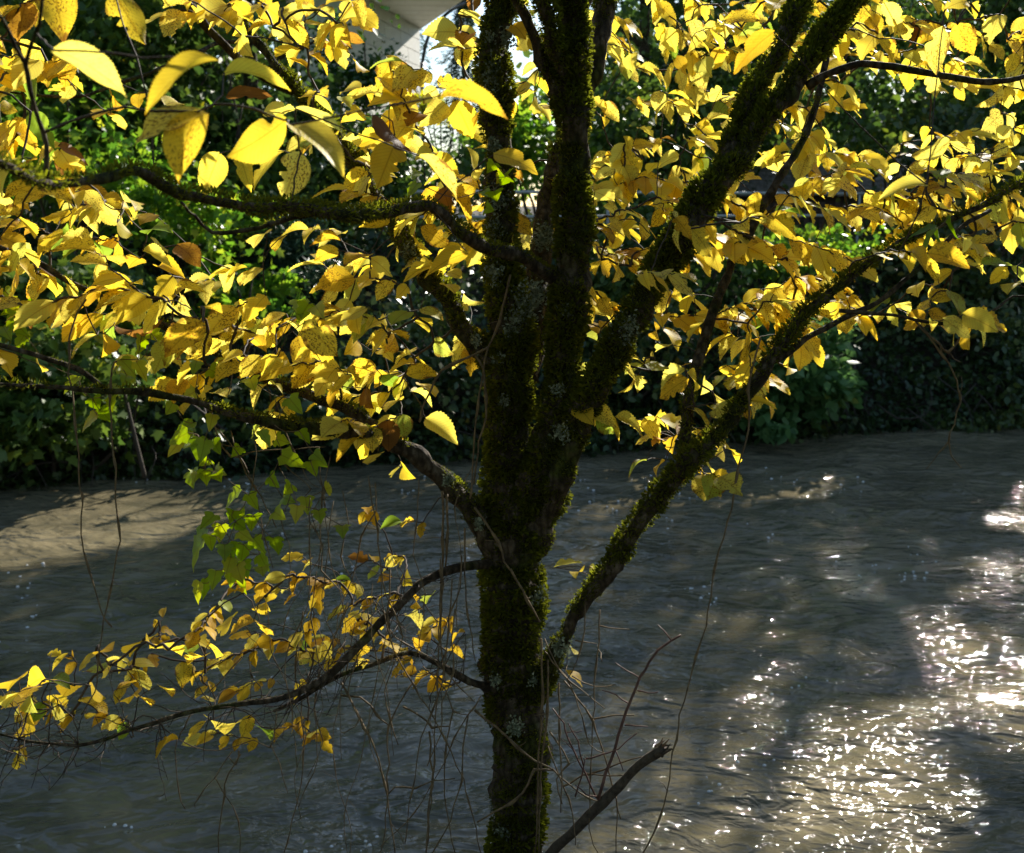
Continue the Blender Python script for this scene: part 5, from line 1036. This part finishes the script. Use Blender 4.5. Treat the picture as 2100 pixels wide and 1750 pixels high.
def jag(q, amp):
    q = q.copy(); q[1:-1] += RNG.normal(size=(len(q) - 2, 3)) * amp; return q
def vine_stem(root, pts, r, mat='stem', nodesz=True, sub=None):
    """one dry stem with swollen joints and short side shoots"""
    q = catmull([P(*p) for p in pts], .035); rd = 1.25 * np.linspace(r, r * .65, len(q)) * (1 + 0 * q[:, 0])
    if nodesz:
        for k in range(4, len(q) - 1, random.randint(5, 8)): rd[k] *= 1.9
    B = MB(); B.tube(jag(q, .0018), rd, 5); o = child(B.build('stem', M[mat], None, True), root)
    for k in range(4, len(q) - 2, random.randint(5, 8)):
        if random.random() < .55:
            e = q[k] + RNG.normal(size=3) * [.035, .03, .028]; S = MB(); S.tube([q[k], (q[k] + e) / 2 + RNG.normal(size=3) * .004, e], [r * .55, r * .45, r * .3], 4)
            s = child(S.build('side_shoot', M[mat], None, True), root); s.parent = o; s.location = (0, 0, 0)
    return o
def t4(z): return [(a / 3, 583.6 + b / 3) for a, b in z]
def t5(z): return [(700 + a / 3, 583.6 + b / 3) for a, b in z]
def t6(z): return [(1400 + a / 3, 583.6 + b / 3) for a, b in z]
def t7(z): return [(a / 3, 1166.7 + b / 3) for a, b in z]
def t8(z): return [(700 + a / 3, 1166.7 + b / 3) for a, b in z]
def dd(pts, d0, d1): return [(u, v, d0 + (d1 - d0) * i / max(1, len(pts) - 1)) for i, (u, v) in enumerate(pts)]
h1 = empty('hanging_vine', P(143, 797, 2.8), 'leftmost of the two bare vine stems hanging from the low mossy branch', 'vine')
vine_stem(h1, dd(t4([(530, 90), (440, 250), (425, 400), (430, 560), (460, 850), (480, 1050), (490, 1250), (505, 1340), (500, 1530), (545, 1748)]) + t7([(600, 200), (640, 300), (690, 360)]), 2.82, 2.8), .002)
h2 = empty('hanging_vine', P(226, 803, 2.85), 'bare hanging vine stem with a heart shaped leaf near its top', 'vine')
vine_stem(h2, dd(t4([(720, 470), (680, 520), (675, 650), (680, 820), (700, 1050), (715, 1150), (713, 1330), (735, 1580), (710, 1720)]) + t7([(670, 160), (640, 310), (615, 470), (600, 640), (580, 760), (500, 900)]), 2.86, 2.84), .002)
h3 = empty('hanging_vine', P(1540, 750, 3.18), 'long bare vine stem dangling from the right diagonal limb over the water', 'vine')
vine_stem(h3, dd(t6([(480, 330), (430, 520), (410, 650), (400, 900), (330, 1170), (300, 1370), (250, 1550), (200, 1748)]) + [(1447, 1283), (1420, 1373), (1396, 1468), (1380, 1546), (1363, 1653), (1313, 1760)], 3.18, 3.1), .0024)
h4 = empty('hanging_vine', P(1925, 690, 3.15), 'thin dry tendril hanging at the right in front of the dark bank', 'vine')
vine_stem(h4, dd(t6([(1430, 220), (1500, 310), (1600, 430), (1660, 540), (1700, 640), (1705, 720), (1670, 860), (1640, 960), (1660, 1060), (1715, 1130)]), 3.16, 3.1), .0022)
vine_stem(h4, dd(t6([(1640, 960), (1580, 1030), (1500, 1135)]), 3.12, 3.1), .0014); vine_stem(h4, dd(t6([(1460, 250), (1570, 370), (1640, 415), (1690, 350), (1720, 300), (1750, 270)]), 3.16, 3.14), .003)
tg = empty('vine_tangle', P(800, 1350, 3.4), 'tangle of dry bare vine stems hanging left of the trunk', 'vine')
for z, d in (([(0, 700), (200, 1100), (280, 1400), (330, 1749)], 3.25), ([(300, 0), (300, 420), (450, 720), (600, 980), (750, 1300), (860, 1760)], 3.3), ([(440, 700), (290, 960), (290, 1200), (270, 1600), (230, 1780)], 3.3),
             ([(610, -60), (605, 300), (590, 700), (570, 1200), (520, 1760)], 3.38), ([(625, -200), (620, 100), (610, 400), (640, 700)], 3.42), ([(740, -80), (730, 120), (650, 330), (570, 520)], 3.4), ([(760, -60), (770, 200), (800, 420), (825, 570)], 3.42),
             ([(690, 870), (660, 1000), (635, 1300), (660, 1560), (705, 1770)], 3.34), ([(780, 900), (750, 1100), (740, 1300), (640, 1620), (555, 1760)], 3.34), ([(860, 780), (780, 900), (700, 1050), (550, 1350), (400, 1560), (240, 1710)], 3.4),
             ([(500, 600), (640, 740), (690, 870), (780, 890), (850, 800)], 3.36), ([(200, 200), (330, 420), (560, 560), (820, 820)], 3.38), ([(280, 1400), (330, 1350), (450, 1350), (560, 1310), (700, 1290)], 3.3),
             ([(380, 850), (480, 900), (560, 970), (670, 970)], 3.32), ([(0, 780), (120, 790), (220, 900), (290, 960)], 3.28), ([(540, 1000), (560, 1250), (540, 1500), (520, 1760)], 3.3), ([(100, 560), (40, 760), (110, 920), (40, 1000), (0, 1005)], 3.26)):
    vine_stem(tg, dd(t8(z), d, d - .06), random.choice((.0016, .002, .0026)))
for z, d in (([(1280, 850), (1400, 960), (1500, 1100), (1560, 1250), (1620, 1500), (1680, 1748)], 3.2), ([(1420, 900), (1480, 1100), (1600, 1300), (1700, 1500)], 3.24), ([(1960, 1000), (1980, 1250), (1975, 1480), (1960, 1748)], 3.24),
             ([(1550, 850), (1580, 1050), (1540, 1300), (1600, 1400), (1640, 1748)], 3.22), ([(1300, 780), (1330, 900), (1420, 1060), (1640, 1020), (2000, 1000)], 3.26), ([(1690, 700), (1760, 900), (1880, 1180), (1960, 1250)], 3.28), ([(1740, 1100), (1850, 1200), (1910, 1260), (1850, 1330)], 3.26)):
    vine_stem(tg, dd(t4(z), d, d), random.choice((.0013, .0018)))
for z, d in (([(1470, 1120), (1450, 1200), (1410, 1160)], 3.18), ([(1090, 1050), (1080, 1200), (1100, 1380), (1140, 1480)], 3.1), ([(1170, 900), (1100, 1050)], 3.1), ([(1430, 1120), (1320, 1280), (1210, 1420), (1200, 1470)], 3.2), ([(1320, 1280), (1380, 1390), (1470, 1550), (1475, 1760)], 3.2),
             ([(1480, 1140), (1400, 1270), (1380, 1400), (1345, 1650), (1345, 1760)], 3.2), ([(1700, 880), (1690, 990), (1665, 1100), (1560, 1060), (1400, 1110), (1260, 1110), (1100, 1050)], 3.2), ([(1670, 1090), (1720, 1200), (1770, 1380)], 3.2), ([(1530, 540), (1550, 700), (1540, 820)], 3.2), ([(1490, 540), (1400, 640), (1280, 760)], 3.2)):
    vine_stem(tg, dd(t7(z), d, d), random.choice((.0014, .002)))
for k in range(22):
    u = random.uniform(540, 985); v0 = random.uniform(930, 1300); ln = random.uniform(250, 620); d = random.uniform(3.15, 3.42); du = random.gauss(0, 60)
    z = [(u + du * t + random.gauss(0, 14), v0 + ln * t) for t in np.linspace(0, 1, 6)]; vine_stem(tg, dd(z, d, d + random.uniform(-.1, .05)), random.choice((.0011, .0014, .0018)))
tc = empty('trunk_vine', P(1010, 900, 3.42), 'thin woody vine climbing the face of the main trunk', 'vine')
for z, f in (([(1040, -60), (1010, 60), (970, 230), (900, 400), (870, 540), (840, 760), (815, 1000), (800, 1240), (790, 1320)], t5), ([(820, 430), (870, 520), (890, 700), (890, 820), (840, 1040), (815, 1230)], t5), ([(900, 390), (820, 430), (620, 530), (540, 670), (500, 780), (480, 850)], t5),
             ([(620, 1270), (625, 1500), (620, 1748)], t5), ([(650, 1290), (650, 1500), (640, 1748)], t5), ([(760, 1500), (755, 1748)], t5), ([(820, 1370), (870, 1450), (960, 1580), (1000, 1700), (1040, 1760)], t5), ([(1040, 0), (1080, 90), (1150, 190), (1220, 330)], t8), ([(1230, 430), (1235, 700), (1230, 900), (1210, 1300), (1205, 1560), (1190, 1760)], t8), ([(1270, 560), (1275, 800), (1250, 1050), (1225, 1300), (1215, 1760)], t8),
             ([(820, 870), (940, 970), (1080, 1100), (1190, 1180), (1310, 1240)], t8), ([(1190, 1230), (1150, 1320), (1050, 1440), (940, 1500), (835, 1560)], t8), ([(1180, 1238), (1310, 1240)], t8)):
    vine_stem(tc, dd(f(z), 3.43, 3.43), random.choice((.0028, .0034)))
rt = empty('vine_tangle', P(1190, 1400, 3.35), 'dry bare vine stems dangling right of the trunk under the mossy limb', 'vine')
for z in ([(1240, 500), (1300, 570), (1390, 680), (1440, 790), (1480, 900), (1520, 1080), (1630, 1140)], [(1505, 130), (1490, 380), (1450, 560), (1390, 680)], [(1590, 250), (1580, 460), (1560, 700), (1540, 1100), (1530, 1600), (1580, 1749)], [(1370, 690), (1460, 800), (1540, 930), (1600, 1080), (1650, 1280), (1690, 1420), (1720, 1540)],
          [(1250, 430), (1350, 640), (1480, 740), (1620, 860)], [(1280, 1000), (1360, 1120), (1400, 1200), (1330, 1300), (1360, 1450)], [(1340, 700), (1340, 1000), (1360, 1300), (1350, 1500)], [(1270, 1090), (1330, 1250), (1400, 1420), (1435, 1600), (1440, 1700)], [(1300, 1230), (1400, 1330), (1520, 1410), (1580, 1430)],
          [(1550, 930), (1600, 910), (1800, 900)], [(1420, 660), (1560, 730), (1690, 710)], [(1365, 1340), (1450, 1290), (1520, 1265), (1600, 1270), (1740, 1270)], [(1540, 1260), (1700, 1200), (1880, 1150)], [(1440, 440), (1570, 462)], [(1590, 350), (1680, 365), (1770, 373)], [(1580, 470), (1605, 570)], [(1690, 1400), (1700, 1540), (1690, 1749)]):
    vine_stem(rt, dd(t8(z), 3.36, 3.28), random.choice((.0018, .0024)))
bs = empty('thorny_shoot', P(1228, 1640, 3.3), 'reddish thorny shoot rising from the broken stub', 'shoot')
for z, r in (([(1580, 1420), (1630, 1260), (1680, 1100), (1730, 950), (1780, 800), (1840, 670), (1900, 570), (1950, 500), (2030, 440), (2090, 408)], .0042), ([(1835, 672), (1760, 630), (1685, 578)], .002), ([(1770, 830), (1690, 780), (1605, 748)], .002), ([(1825, 750), (1890, 758), (1950, 757)], .002), ([(1745, 962), (1810, 968), (1885, 972)], .002),
             ([(1570, 1410), (1470, 1200), (1400, 1050), (1370, 950), (1300, 860)], .0026), ([(1500, 1170), (1600, 1150), (1700, 1100), (1820, 1010)], .0022), ([(1490, 1210), (1450, 1060), (1395, 950)], .002), ([(1440, 1400), (1480, 1280), (1500, 1170)], .0022), ([(1575, 1400), (1510, 1390), (1440, 1330)], .002), ([(1380, 1010), (1480, 998)], .0015)):
    vine_stem(bs, dd(t8(z), 3.27, 3.22), r, 'shoot', False)
